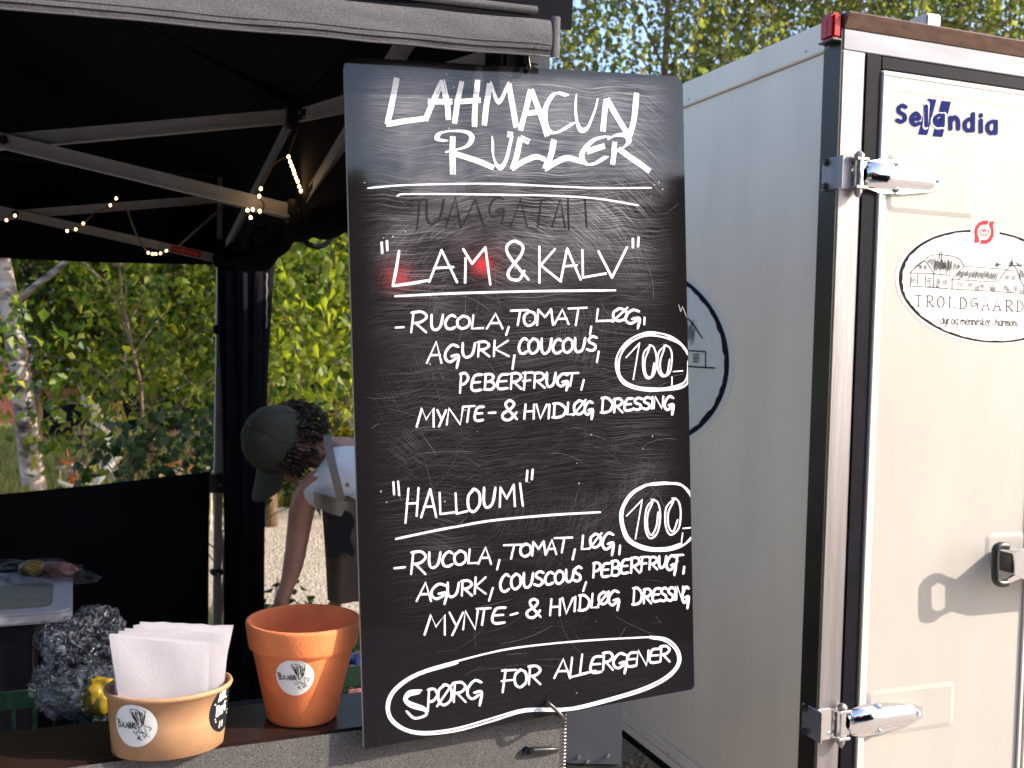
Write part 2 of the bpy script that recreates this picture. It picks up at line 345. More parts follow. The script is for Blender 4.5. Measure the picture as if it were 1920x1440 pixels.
def board_material():
    m = mat('scratched_chalkboard', (.014, .013, .015), .2); t = m.node_tree; p = t.nodes['Principled BSDF']; L = t.links.new
    def N(k, **a):
        n = t.nodes.new('ShaderNode' + k)
        for q, v in a.items(): setattr(n, q, v)
        return n
    def math_(op, a, b=None, c=None):
        n = N('Math', operation=op)
        for i, q in enumerate((a, b, c)):
            if q is None: continue
            if isinstance(q, (int, float)): n.inputs[i].default_value = q
            else: L(q, n.inputs[i])
        return n.outputs[0]
    uv = N('UVMap'); sep = N('SeparateXYZ'); L(uv.outputs[0], sep.inputs[0]); u, v = sep.outputs[0], sep.outputs[1]
    def noise(vec, sc_, det=3, ro=.6):
        n = N('TexNoise'); n.inputs['Scale'].default_value = sc_; n.inputs['Detail'].default_value = det; n.inputs['Roughness'].default_value = ro
        L(vec, n.inputs['Vector']); return n.outputs[0]
    def vec(a, b):
        c = N('CombineXYZ')
        for i, q in enumerate((a, b)):
            if isinstance(q, (int, float)): c.inputs[i].default_value = q
            else: L(q, c.inputs[i])
        return c.outputs[0]
    warp = noise(uv.outputs[0], 9, 2)
    warp = math_('MULTIPLY', math_('SUBTRACT', warp, .5), .03)
    hair = noise(vec(math_('MULTIPLY', u, 7), math_('MULTIPLY', math_('ADD', v, warp), 900)), 1, 4, .75)      # fine wiping lines, nearly level
    def arcs(cx, cy, fr, an):
        a = math_('SUBTRACT', u, cx); b = math_('SUBTRACT', v, cy)
        rad = math_('SQRT', math_('ADD', math_('MULTIPLY', a, a), math_('MULTIPLY', b, b))); ang = math_('ARCTAN2', b, a)
        return noise(vec(math_('MULTIPLY', rad, fr), math_('MULTIPLY', ang, an)), 1, 4, .75)
    arc1 = arcs(.17, .44, 800, 4); arc2 = arcs(.23, -.05, 850, 12); arc3 = arcs(.07, .28, 780, 4)
    def ramp(x, lo, hi):
        n = N('MapRange'); n.interpolation_type = 'SMOOTHSTEP'; n.inputs[1].default_value = lo; n.inputs[2].default_value = hi; L(x, n.inputs[0]); return n.outputs[0]
    hair, arc1, arc2, arc3 = (ramp(q, .47, .74) for q in (hair, arc1, arc2, arc3))
    z1 = ramp(noise(uv.outputs[0], 5.5, 2), .42, .62); z2 = ramp(noise(vec(math_('ADD', u, 3.1), v), 7, 2), .5, .66); z3 = ramp(noise(vec(math_('ADD', u, 7.7), v), 6, 2), .5, .66)
    st = math_('ADD', math_('MULTIPLY', hair, math_('ADD', math_('MULTIPLY', z1, .65), .35)), math_('MULTIPLY', arc1, math_('MULTIPLY', z2, .8)))
    st = math_('ADD', st, math_('ADD', math_('MULTIPLY', arc3, math_('MULTIPLY', z3, .8)), math_('MULTIPLY', arc2, .25)))
    # the wiped field: most of the board but for clean margins, fading towards the bottom
    def edge(q, lo, hi): return ramp(q, lo, hi)
    mu = math_('MULTIPLY', edge(u, .004, .07), math_('SUBTRACT', 1, edge(u, .335, .40)))
    mv = math_('MULTIPLY', math_('ADD', math_('MULTIPLY', edge(v, .10, .33), .8), .12), math_('SUBTRACT', 1.0, edge(v, .712, .731)))
    top = math_('ADD', .50, math_('MULTIPLY', edge(v, .42, .66), 1.15))
    field = math_('MULTIPLY', math_('MULTIPLY', mu, mv), top)
    cloud = ramp(noise(vec(math_('ADD', u, 1.7), math_('MULTIPLY', v, 1.0)), 11, 3), .38, .7)
    dust = math_('MULTIPLY', field, math_('ADD', math_('MULTIPLY', st, .30), math_('ADD', math_('MULTIPLY', math_('MULTIPLY', cloud, edge(v, .30, .66)), .07), .003)))
    dots = N('TexVoronoi'); dots.inputs['Scale'].default_value = 95; L(uv.outputs[0], dots.inputs['Vector'])
    dsel = math_('MULTIPLY', math_('LESS_THAN', dots.outputs['Distance'], .10), math_('GREATER_THAN', noise(uv.outputs[0], 21, 2), .61))
    fac = math_('ADD', dust, math_('MULTIPLY', dsel, .35))
    fac = math_('MINIMUM', fac, 1)
    mx = N('Mix', data_type='RGBA'); L(fac, mx.inputs[0]); mx.inputs[6].default_value = (.010, .0085, .0095, 1); mx.inputs[7].default_value = (.78, .75, .80, 1)
    L(mx.outputs[2], p.inputs['Base Color'])
    L(math_('ADD', .03, math_('MULTIPLY', fac, 1.0)), p.inputs['Roughness'])
    bp = N('Bump'); bp.inputs['Strength'].default_value = .03; bp.inputs['Distance'].default_value = .0001; L(st, bp.inputs['Height']); L(bp.outputs[0], p.inputs['Normal'])
    return m
M['board'] = board_material()
M['board_edge'] = mat('pale_board_edge', (.42, .38, .33), .6)
M['scratch'] = mat('pale_scratch', (.20, .185, .19), .6)
M['ghost'] = mat('wiped_ghost_writing', (.030, .027, .029), .06)

board = empty('menu_board', bpt(BW / 2, 0), 'tall black chalkboard menu in white handwriting, tied to the tent corner', 'menu board')
def board_panel():
    poly = [q for q in rrect(BW, BH, .012, 6) if q[1] > BH / 2] + [(.0, .0015), (.0015, 0), (BW - .004, 0), (BW, .004)]; n = len(poly)
    vs = [bpt(a, b, 0) for a, b in poly] + [bpt(a, b, -.006) for a, b in poly]
    c = V(board.location); 
    me = bpy.data.meshes.new('panel'); me.from_pydata([tuple(v - c) for v in vs], [], [tuple(range(n)), tuple(range(2 * n - 1, n - 1, -1))] + [(i, i + n, (i + 1) % n + n, (i + 1) % n) for i in range(n)])
    uvl = me.uv_layers.new(name='UVMap'); uvs = poly + poly
    for lp in me.loops: uvl.data[lp.index].uv = uvs[lp.vertex_index]
    me.materials.append(M['board']); me.materials.append(M['board_edge'])
    for f in me.polygons: f.material_index = 0 if len(f.vertices) > 4 else 1
    o = bpy.data.objects.new('panel', me); COL.objects.link(o); o.parent = board
    return o
board_panel()
def Z1(x, y): return 640 + x / 2.8235, 90 + y / 2.8235
def Z2(x, y): return 640 + x / 2.8235, 560 + y / 2.8235
def Z3(x, y): return 640 + x / 2.769, 900 + y / 2.769
def lettering(name, items, zone, pen, double=0, parent=None, surf=None, mt=None, wob=.06, n=None, cap=.8, eps=2e-5):
    """items: strokes [(x, y), ...] or glyph boxes (char, x0, x1, ytop, ybottom[, slant])"""
    mb = MB(); s = surf or bsurf
    for it in items:
        if isinstance(it[0], str):
            ch, x0, x1, yt, yb = it[:5]; sl = it[5] if len(it) > 5 else .06
            hgt = yb - yt
            ss = [[(x0 + gx * (x1 - x0) + sl * hgt * (gy - .5), yb - gy * hgt) for gx, gy in g] for g in GL[ch]]
            strs = [(q, ch in 'AHIKLMNTVYFE1' and ch != 'E') for q in ss]
        else: strs = [(it, False)]
        for q, sharp in strs:
            q = [zone(*k) for k in q]
            if double:
                dl = V((q[-1][0] - q[0][0], q[-1][1] - q[0][1], 0)); nn = V((-dl.y, dl.x, 0)).normalized() if dl.length > 1 else V((1, 0, 0))
                for k in range(double):
                    off = (k - (double - 1) / 2) * pen * 1.04
                    j = random.uniform(-.6, .6); j2 = random.uniform(-.6, .6); m_ = len(q) - 1
                    q2 = [(a + nn.x * (off + j + (j2 - j) * i / m_), b + nn.y * (off + j + (j2 - j) * i / m_)) for i, (a, b) in enumerate(q)]
                    stroke(mb, q2, pen, s, straight=sharp, wob=wob, taper=cap, eps=eps)
            else: stroke(mb, q, pen, s, straight=sharp, wob=wob, taper=cap, eps=eps)
    o = mb.build(name, mt or M['pen'], parent or board); fixnormals(o, n or BN); return o

lettering('heading_lettering', [
 [(292,160),(268,290),(242,400)], [(240,405),(330,390),(452,372)],
 [(445,382),(490,270),(533,175)], [(535,172),(560,300),(566,378)], [(460,285),(585,285)],
 [(636,178),(612,300),(598,398)], [(722,172),(708,300),(704,415)], [(602,286),(735,276)],
 [(755,408),(768,300),(785,190)], [(790,190),(832,285),(885,192)], [(888,192),(905,300),(925,418)],
 [(948,435),(975,330),(1000,222)], [(1005,222),(1050,340),(1090,465)], [(985,347),(1072,335)],
 [(1192,252),(1130,240),(1082,310),(1078,400),(1110,448),(1160,440),(1225,398)],
 [(1242,255),(1240,350),(1262,430),(1300,425),(1335,350),(1355,278)],
 [(1386,440),(1392,350),(1402,272)], [(1405,270),(1460,370),(1522,465)], [(1525,465),(1548,380),(1562,240)],
 [(590,470),(588,570),(590,668)], [(552,492),(506,482),(530,447),(640,440),(690,470),(660,522),(560,550)], [(600,562),(700,592),(805,635)],
 [(800,480),(805,580),(838,635),(872,590),(905,460)],
 [(905,460),(880,458)], [(948,475),(930,560),(905,640)], [(905,638),(965,600),(1030,577),(1080,592)], [(948,475),(992,498)],
 [(1125,487),(1108,570),(1078,638)], [(1080,640),(1140,602),(1200,583),(1275,602)],
 [(1410,468),(1330,490),(1272,565),(1298,615),(1350,607),(1402,575)], [(1300,548),(1392,520)],
 [(1447,500),(1442,560),(1436,615)], [(1420,478),(1460,460),(1510,465),(1520,500),(1480,535),(1455,540)], [(1470,535),(1550,592),(1632,650)]],
 Z1, 3.4, double=3, wob=.16)
lettering('heading_rule', [[(140,742),(300,728),(520,721),(800,719),(1200,736),(1400,742),(1640,740)], [(295,783),(360,773),(800,776),(1100,782),(1350,797),(1572,833)]], Z1, 3.3)
lettering('dish_name_lettering', [
 [(213,1030),(216,1086)], [(241,1022),(243,1070)],
 [(305,1075),(290,1170),(272,1260)], [(272,1260),(370,1246),(462,1230)],
 [(465,1238),(530,1070)], [(530,1070),(612,1240)], [(490,1166),(592,1160)],
 [(658,1112),(655,1242)], [(645,1065),(692,1142)], [(692,1142),(762,1055)], [(762,1055),(788,1252)],
 [(990,1226),(890,1105),(876,1050),(915,1022),(960,1050),(948,1100),(886,1180),(892,1220),(940,1226),(968,1180)],
 [(1048,1052),(1048,1242)], [(1130,1065),(1055,1150)], [(1055,1150),(1162,1236)],
 [(1160,1235),(1195,1062)], [(1195,1062),(1266,1226)], [(1180,1156),(1246,1150)],
 [(1275,1070),(1278,1215)], [(1278,1215),(1400,1194)], [(1360,1076),(1432,1216)], [(1432,1216),(1512,1055)],
 [(1543,1010),(1543,1055)], [(1573,1004),(1570,1050)]], Z1, 5.4)
lettering('dish_name_rule', [[(285,1314),(600,1299),(1000,1288),(1450,1283)]], Z1, 4.2)
lettering('ingredient_lettering', [
 [(288,153),(330,151)],
 ('R',365,455,70,178,.12),('U',475,535,85,165),('C',550,605,88,160),('O',612,680,92,158),('L',690,752,88,160),('A',772,855,80,158),[(886,150),(872,192)],
 ('T',895,985,60,140),('O',965,1030,68,143),[(1036,140),(1042,58)],[(1042,58),(1078,98)],[(1078,98),(1110,56)],[(1110,56),(1120,138)],('A',1130,1205,58,135),('T',1200,1295,48,140),[(1322,148),(1315,190)],
 ('L',1347,1435,55,120),('@',1437,1512,52,118),('G',1500,1578,60,155),[(1605,100),(1603,136)]], Z2, 4.8)
lettering('ingredient_lettering', [
 ('A',458,535,228,340,.1),('G',545,620,245,365),('U',640,705,235,310),('R',718,785,228,306),('K',800,888,222,304),[(916,300),(906,372)],
 ('C',940,985,210,290),('O',990,1045,212,290),('U',1058,1110,210,290),('C',1120,1165,215,288),('O',1172,1225,212,285),('U',1235,1288,208,282),('S',1300,1350,200,275),[(1362,280),(1352,336)]], Z2, 4.8)
lettering('ingredient_lettering', [
 ('P',625,672,395,498),('E',688,742,402,487),('B',755,812,400,480),('E',825,882,400,478),('R',892,955,395,478),('F',958,1010,390,482),('R',1015,1078,393,472),('U',1086,1132,392,466),('G',1140,1198,398,485),('T',1182,1252,393,462),[(1283,430),(1270,482)]], Z2, 4.8)
lettering('ingredient_lettering', [
 ('M',405,495,580,678,.14),('Y',505,552,590,672),('N',560,640,580,666),('T',640,702,568,652),('E',705,752,572,646),[(780,605),(816,603)],
 ('&',850,932,540,640),('H',970,1020,560,636),('V',1030,1085,560,636),('I',1090,1108,560,634),('D',1118,1190,555,628),('L',1195,1228,550,615),('@',1230,1290,540,612),('G',1285,1330,545,636),
 ('D',1375,1438,525,602),('R',1440,1490,530,602),('E',1498,1540,528,592),('S',1545,1590,525,588),('S',1595,1635,522,585),('I',1638,1652,520,582),('N',1655,1702,518,580),('G',1708,1757,518,612)], Z2, 4.8)
lettering('price_lettering', [[(1506,312),(1578,235)],[(1578,235),(1545,428)],
 [(1640,245),(1600,290),(1598,380),(1620,422),(1655,400),(1668,320),(1655,260),(1630,245)],[(1632,258),(1606,330),(1612,400),(1640,412),(1656,340)],
 [(1720,245),(1680,285),(1675,370),(1700,412),(1738,390),(1750,310),(1738,260),(1708,246)],[(1712,258),(1688,330),(1694,392),(1722,400),(1738,320)],
 [(1757,386),(1806,382)],[(1750,415),(1749,472)]], Z2, 3.0)
lettering('price_circle', [[(1838,300),(1800,240),(1720,192),(1620,180),(1530,215),(1465,290),(1455,370),(1485,440),(1560,478),(1680,486),(1800,470),(1840,420),(1842,285)],
 [(1830,280),(1780,232),(1700,203),(1610,195),(1520,240),(1474,310),(1470,390),(1510,445),(1600,473),(1700,475),(1795,455),(1832,410),(1834,330)]], Z2, 3.8, wob=.2)
lettering('dish_name_lettering', [
 [(275,972),(279,1035)],[(300,968),(306,1040)],
 [(355,1005),(339,1186)],[(408,1002),(398,1150)],[(345,1085),(402,1082)], [(422,1158),(470,1008)],[(470,1008),(502,1156)],[(438,1102),(492,1100)],
 [(520,1028),(524,1140)],[(524,1140),(605,1130)],[(604,1030),(610,1138)],[(610,1138),(668,1124)],
 ('O',668,735,1008,1128),('U',752,812,1000,1105),[(838,1102),(842,1005)],[(842,1000),(875,1058)],[(875,1058),(912,985)],[(912,985),(918,1098)],[(945,978),(960,1096)],
 [(985,910),(980,966)],[(1013,905),(1008,956)]], Z2, 4.9)
lettering('dish_name_rule', [[(288,1272),(500,1227),(620,1205),(800,1174),(1100,1146),(1370,1130)]], Z2, 4.2)
lettering('price_lettering', [[(1510,1150),(1592,1065)],[(1592,1065),(1556,1272)],
 [(1655,1062),(1615,1110),(1608,1210),(1632,1268),(1672,1240),(1688,1150),(1675,1080),(1640,1062)],[(1648,1078),(1622,1140),(1620,1215),(1642,1252),(1668,1200),(1676,1130)],
 [(1768,1055),(1720,1105),(1716,1200),(1742,1250),(1785,1215),(1796,1130),(1782,1070),(1750,1056)],[(1758,1072),(1730,1135),(1732,1205),(1756,1232),(1780,1170)],
 [(1808,1216),(1852,1212)],[(1806,1240),(1800,1286)]], Z2, 3.2)
lettering('price_circle', [[(1858,1062),(1830,1010),(1780,980),(1690,982),(1600,990),(1525,1040),(1480,1120),(1485,1220),(1525,1290),(1600,1325),(1700,1334),(1800,1310),(1858,1262)],
 [(1850,1040),(1800,988),(1700,975),(1620,985),(1540,1035),(1492,1110),(1494,1210),(1540,1285),(1620,1316),(1710,1322),(1800,1296)]], Z2, 4.2, wob=.2)
lettering('ingredient_lettering', [
 [(275,458),(330,452)],
 ('R',358,442,372,488,.1),('U',454,512,375,455),('C',525,578,372,448),('O',585,648,368,440),('L',658,716,360,434),('A',712,780,350,435),[(820,415),(808,464)],
 ('T',840,938,335,408,.1),('O',928,985,332,396),[(990,392),(996,322)],[(996,322),(1024,358)],[(1024,358),(1050,318)],[(1050,318),(1060,388)],('A',1064,1118,310,385),('T',1105,1196,298,376),[(1212,360),(1200,412)],
 ('L',1248,1290,288,360),('@',1290,1348,280,350),('G',1352,1412,275,388),[(1446,340),(1442,386)]], Z3, 4.8)
lettering('ingredient_lettering', [
 ('A',395,470,532,628,.1),('G',463,545,540,642),('U',550,608,532,606),('R',620,680,522,600),('K',688,752,505,590),[(786,560),(766,626)],
 ('C',825,872,490,578),('O',880,932,488,566),('U',945,993,482,558),('S',1002,1048,475,548),('C',1058,1100,478,542),('O',1108,1155,472,538),('U',1165,1205,465,528),('S',1205,1245,450,525),[(1270,530),(1255,576)],
 ('P',1305,1346,430,506),('E',1350,1392,432,502),('B',1400,1446,420,494),('E',1450,1492,412,484),('R',1500,1550,403,482),('F',1550,1592,398,474),('R',1595,1642,400,464),('U',1648,1685,395,455),('G',1685,1735,393,492),('T',1708,1772,388,462),[(1780,450),(1775,486)]], Z3, 4.8)
lettering('ingredient_lettering', [
 ('M',440,545,700,803,.16),('Y',558,628,688,800),('N',635,705,680,775),('T',700,772,665,752),('E',782,850,662,744),[(878,700),(915,690)],
 ('&',960,1036,618,712),('H',1085,1135,618,702),('V',1145,1200,612,692),('I',1203,1222,606,682),('D',1232,1290,598,676),('L',1298,1336,590,664),('@',1335,1386,582,644),('G',1385,1440,575,674),
 ('D',1512,1562,560,645),('R',1566,1610,566,640),('E',1615,1655,562,630),('S',1655,1690,560,628),('S',1692,1725,558,626),('I',1726,1738,556,622),('N',1740,1772,553,620),('G',1768,1802,555,664)], Z3, 4.8)
lettering('notice_oval', [[(1600,812),(1690,825),(1748,880),(1757,950),(1705,1020),(1600,1080),(1450,1130),(1250,1182),(1140,1197),(950,1202),(780,1252),(600,1302),(430,1320),(320,1297),(250,1240),(236,1160),(280,1078),(400,1000),(600,940),(850,880),(1100,848),(1350,828),(1600,815)],
 [(1600,820),(1680,835),(1736,885),(1745,950),(1695,1012),(1590,1070),(1440,1120),(1245,1172),(1140,1187),(950,1190),(770,1240),(590,1290),(430,1308),(328,1288),(262,1235),(248,1165),(290,1085),(405,1010),(605,950)]], Z3, 3.4)
lettering('notice_lettering', [
 [(415,1092),(350,1100),(328,1140),(360,1175),(430,1195),(438,1220),(380,1236),(338,1200)],[(405,1104),(348,1120),(345,1150),(425,1180),(445,1210)],
 ('P',445,500,1085,1200),('@',500,575,1062,1168),('R',578,648,1050,1152),('G',650,728,1040,1168),
 ('F',828,902,985,1102,.1),('O',898,962,985,1075),('R',968,1036,965,1060),
 ('A',1108,1190,930,1028),[(1198,922),(1186,1024)],[(1186,1024),(1270,1004)],[(1250,905),(1238,1006)],[(1240,1008),(1320,990)],
 ('E',1292,1352,915,1000),('R',1354,1412,895,985),('G',1408,1478,900,1002),('E',1480,1532,895,968),('N',1534,1592,885,962),('E',1598,1652,876,948),('R',1652,1706,862,942)], Z3, 4.8)
# old wiped writing, chips and scratches
lettering('ghost_writing', [('T',380,440,800,960),('U',450,540,800,930),('A',560,640,790,950),('A',650,760,800,940),('G',780,860,790,930),('A',900,990,800,950),('T',1000,1100,800,950),('A',1120,1190,800,950),
   [(1200,800),(1205,960)],[(1290,800),(1300,950)]], Z1, 3.4, mt=M['ghost'])
def scratches():
    mb = MB()
    for i in range(260):
        u0, v0 = random.uniform(.01, BW - .01), random.uniform(.05, BH - .02)
        if random.random() > .35 + .65 * (v0 / BH): continue
        L_ = random.uniform(.01, .07); th = random.gauss(0, .25) if random.random() < .7 else random.uniform(0, 3.1); cv = random.uniform(-9, 9)
        pts = []
        for k in range(7):
            t = k / 6 * L_; a = th + cv * t; pts.append((u0 + t * math.cos(a), v0 + t * math.sin(a)))
        if any(not (.004 < a < BW - .004 and .004 < b < BH - .004) for a, b in pts): continue
        stroke(mb, pts, random.choice((.00008, .00012, .0002)), lambda x, y, h: bpt(x, y, h), straight=True, taper=.2, eps=1e-5)
    o = mb.build('scratches', M['scratch'], board, kind='stuff'); fixnormals(o, BN)
scratches()
lettering('chip_mark', [[(1785,1360),(1795,1395)],[(1795,1395),(1805,1370)],[(1805,1370),(1822,1410)],[(1822,1410),(1832,1432)]], Z1, 2.2, mt=M['scratch'])
# holes and the black cords that hold the board
for (px, py) in ((989, 131), (1025, 1316)):
    c = hit(px, py, BBL, BN); mb = MB()
    mb.prism([c + BX * (.0026 * math.cos(R(a))) + BZ * (.0026 * math.sin(R(a))) + BN * .0012 for a in range(0, 360, 30)], -BN * .0008)
    mb.build('tie_hole', M['rubber'], board)
def cord(name, pts, r, label, mt=M['black_plastic']):
    mb = MB(); mb.tube(smooth_pts(pts, 5), r, 8); o = mb.build(name, mt, smooth=True); return tag(o, label, 'cord')
c0 = hit(989, 131, BBL, BN)
cord('bungee_cord', [c0 - BN * .004, c0 + BN * .006 - BZ * .001, c0 + BN * .0055 + BZ * .010 - BX * .001, c0 + BN * .002 + BZ * .022, c0 - BN * .03 + BZ * .05], .0019, 'short black cord through the hole at the top of the menu board')
c1 = hit(1025, 1316, BBL, BN)
cord('bungee_cord', [c1 - BN * .003, c1 + BN * .006, c1 + BN * .007 + BX * .008 - BZ * .008, hit(1052, 1343, BBL, BN) + BN * .004, hit(1056, 1350, BBL, BN) - BN * .035], .0022, 'grey black cord tying the bottom of the menu board to the counter corner', mt=M['dark_steel'])

# ------------------------------------------------------------------ box trailer
T0 = atY(1576, 200, 2.2); T0.z = 0
def tp(s, t, z): return T0 + DA * s + DB * t + V((0, 0, z))
def dcoord(px, py, t=0.):
    q = hit(px, py, tp(0, t, 0), DN) - T0; return q.dot(DA), q.z
def scoord(px, py, s=0.):
    q = hit(px, py, tp(s, 0, 0), -DA) - T0; return q.dot(DB), q.z
TW, TLEN = 1.30, 3.1
ztop = dcoord(1585, 30)[1]; zlow = scoord(1167, 1362)[1]
trailer = empty('box_trailer', tp(TW / 2, TLEN / 2, 0), 'white insulated box trailer with steel hinges and farm stickers beside the tent', 'trailer')
def tbox(mb, s0, s1, t0, t1, z0, z1, bevel=0.): return mb.box(tp(s0, t0, z0), DA * (s1 - s0), DB * (t1 - t0), V((0, 0, z1 - z0)), bevel)
s_al = dcoord(1618, 200)[0]; s_gk = dcoord(1647, 200)[0]; z_hd = dcoord(1700, 112)[1]; z_dr = dcoord(1700, 138)[1]
t_pr = scoord(1544, 200)[0]
# side wall with its seams
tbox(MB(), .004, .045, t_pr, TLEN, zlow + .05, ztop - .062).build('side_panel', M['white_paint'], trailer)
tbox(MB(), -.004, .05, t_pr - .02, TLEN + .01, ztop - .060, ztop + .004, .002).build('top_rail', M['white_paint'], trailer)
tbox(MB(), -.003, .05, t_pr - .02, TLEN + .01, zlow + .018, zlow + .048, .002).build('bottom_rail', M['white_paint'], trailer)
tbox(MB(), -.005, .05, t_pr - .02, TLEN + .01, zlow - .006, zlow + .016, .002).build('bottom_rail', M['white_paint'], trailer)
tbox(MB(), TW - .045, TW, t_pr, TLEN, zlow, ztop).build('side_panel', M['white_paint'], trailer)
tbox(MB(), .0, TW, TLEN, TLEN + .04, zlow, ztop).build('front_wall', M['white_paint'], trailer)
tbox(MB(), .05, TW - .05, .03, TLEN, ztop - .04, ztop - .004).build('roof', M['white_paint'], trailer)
tbox(MB(), .05, TW - .05, .03, TLEN, zlow, zlow + .04).build('floor_panel', M['dark_steel'], trailer)
# rear frame: dark edge profile, aluminium post, header, rubber gasket
tbox(MB(), -.004, .0, 0, t_pr, zlow - .01, ztop + .006).build('edge_profile', mat('shaded_aluminium_edge', (.04, .035, .027), .4, .5, var=.25, vscale=6), trailer)  # shade on the aluminium's side face is put into this dark colour
tbox(MB(), 0.0005, s_al, -.002, .06, zlow - .01, z_hd, .0015).build('corner_post', M['alu'], trailer)
tbox(MB(), TW - .06, TW, -.002, .06, zlow - .01, z_hd, .0015).build('corner_post', M['alu'], trailer)
z_br = dcoord(1585, 54)[1]
tbox(MB(), 0.0005, TW, -.0025, .06, z_hd + .001, z_br, .0015).build('header', mat('dull_aluminium', (.15, .15, .17), .5, .6, var=.2, vscale=20, stretch=(.2, .2, 1)), trailer)
mb = MB(); mb.prism([tp(0, .02, z_br + .001), tp(0, -.004, z_br + .001), tp(0, -.020, ztop + .002), tp(0, -.016, ztop + .006), tp(0, .02, ztop + .006)], DA * TW)
mb.build('roof_flange', M['brown_reflection'], trailer)
tbox(MB(), s_al + .001, s_gk, -.005, .03, zlow, z_hd - .001, .002).build('gasket', M['rubber'], trailer)
tbox(MB(), s_gk + .001, TW - .07, -.0045, .03, z_dr, z_hd - .002, .002).build('gasket', M['rubber'], trailer)
# doors
s_d0 = s_gk + .002; s_d1 = dcoord(1913, 1300)[0]
def door(s0, s1, name='door'):
    mb = MB(); z0, z1 = zlow + .0, z_dr - .003; tf = -.010
    tbox(mb, s0, s1, tf + .006, .03, z0, z1)
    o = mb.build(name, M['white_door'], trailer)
    # rim: two stepped strips running round the door
    mb = MB(); rw = .011
    for a in ((s0, s1, z1 - rw, z1), (s0, s0 + rw, z0, z1 - rw), (s1 - rw, s1, z0, z1 - rw)): tbox(mb, a[0], a[1], tf, tf + .0055, a[2], a[3], .0018)
    g = .016
    # inner bevelled frame
    a0, a1, zt = s0 + rw, s1 - rw, z1 - rw
    mb.add([tp(a0, tf + .001, z0), tp(a0 + g * .7, tf + .0055, z0), tp(a0 + g * .7, tf + .0055, zt - g * 1.7), tp(a0, tf + .001, zt),
            tp(a1 - g * .7, tf + .0055, zt - g * 1.7), tp(a1, tf + .001, zt)], [(0, 1, 2, 3), (3, 2, 4, 5)])
    r = mb.build('door_rim', M['white_trim'], o)
    return o, tf + .006
door_l, tf = door(s_d0, s_d1)
door(s_d1 + .006, TW - .075)
def emboss(s0, s1, z0, z1, h=.0022, w=.010):
    """raised pad pressed in the door skin"""
    out = rrect(s1 - s0, z1 - z0, .014); inn = rrect(s1 - s0 - 2 * w, z1 - z0 - 2 * w, .008); n = len(out)
    vs = [tp(s0 + a, tf - .0003, z0 + b) for a, b in out] + [tp(s0 + w + a, tf - h, z0 + w + b) for a, b in inn]
    mb = MB(); mb.add(vs, [(i, (i + 1) % n, (i + 1) % n + n, i + n) for i in range(n)] + [tuple(range(n, 2 * n))])
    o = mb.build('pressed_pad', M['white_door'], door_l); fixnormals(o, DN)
def dbox(x0, x1, y0, y1):
    a = dcoord(x0, y1, tf); b = dcoord(x1, y0, tf); return a[0], b[0], a[1], b[1]
e1 = dbox(1662, 1832, 302, 396); emboss(e1[0], e1[1], e1[2] + .0, e1[3])
e2 = dbox(1622, 1790, 1276, 1384); emboss(*e2)
e3 = (dcoord(1848, 1010, tf)[0], s_d1 - .014, dcoord(1850, 1075, tf)[1], dcoord(1850, 1000, tf)[1]); emboss(*e3)

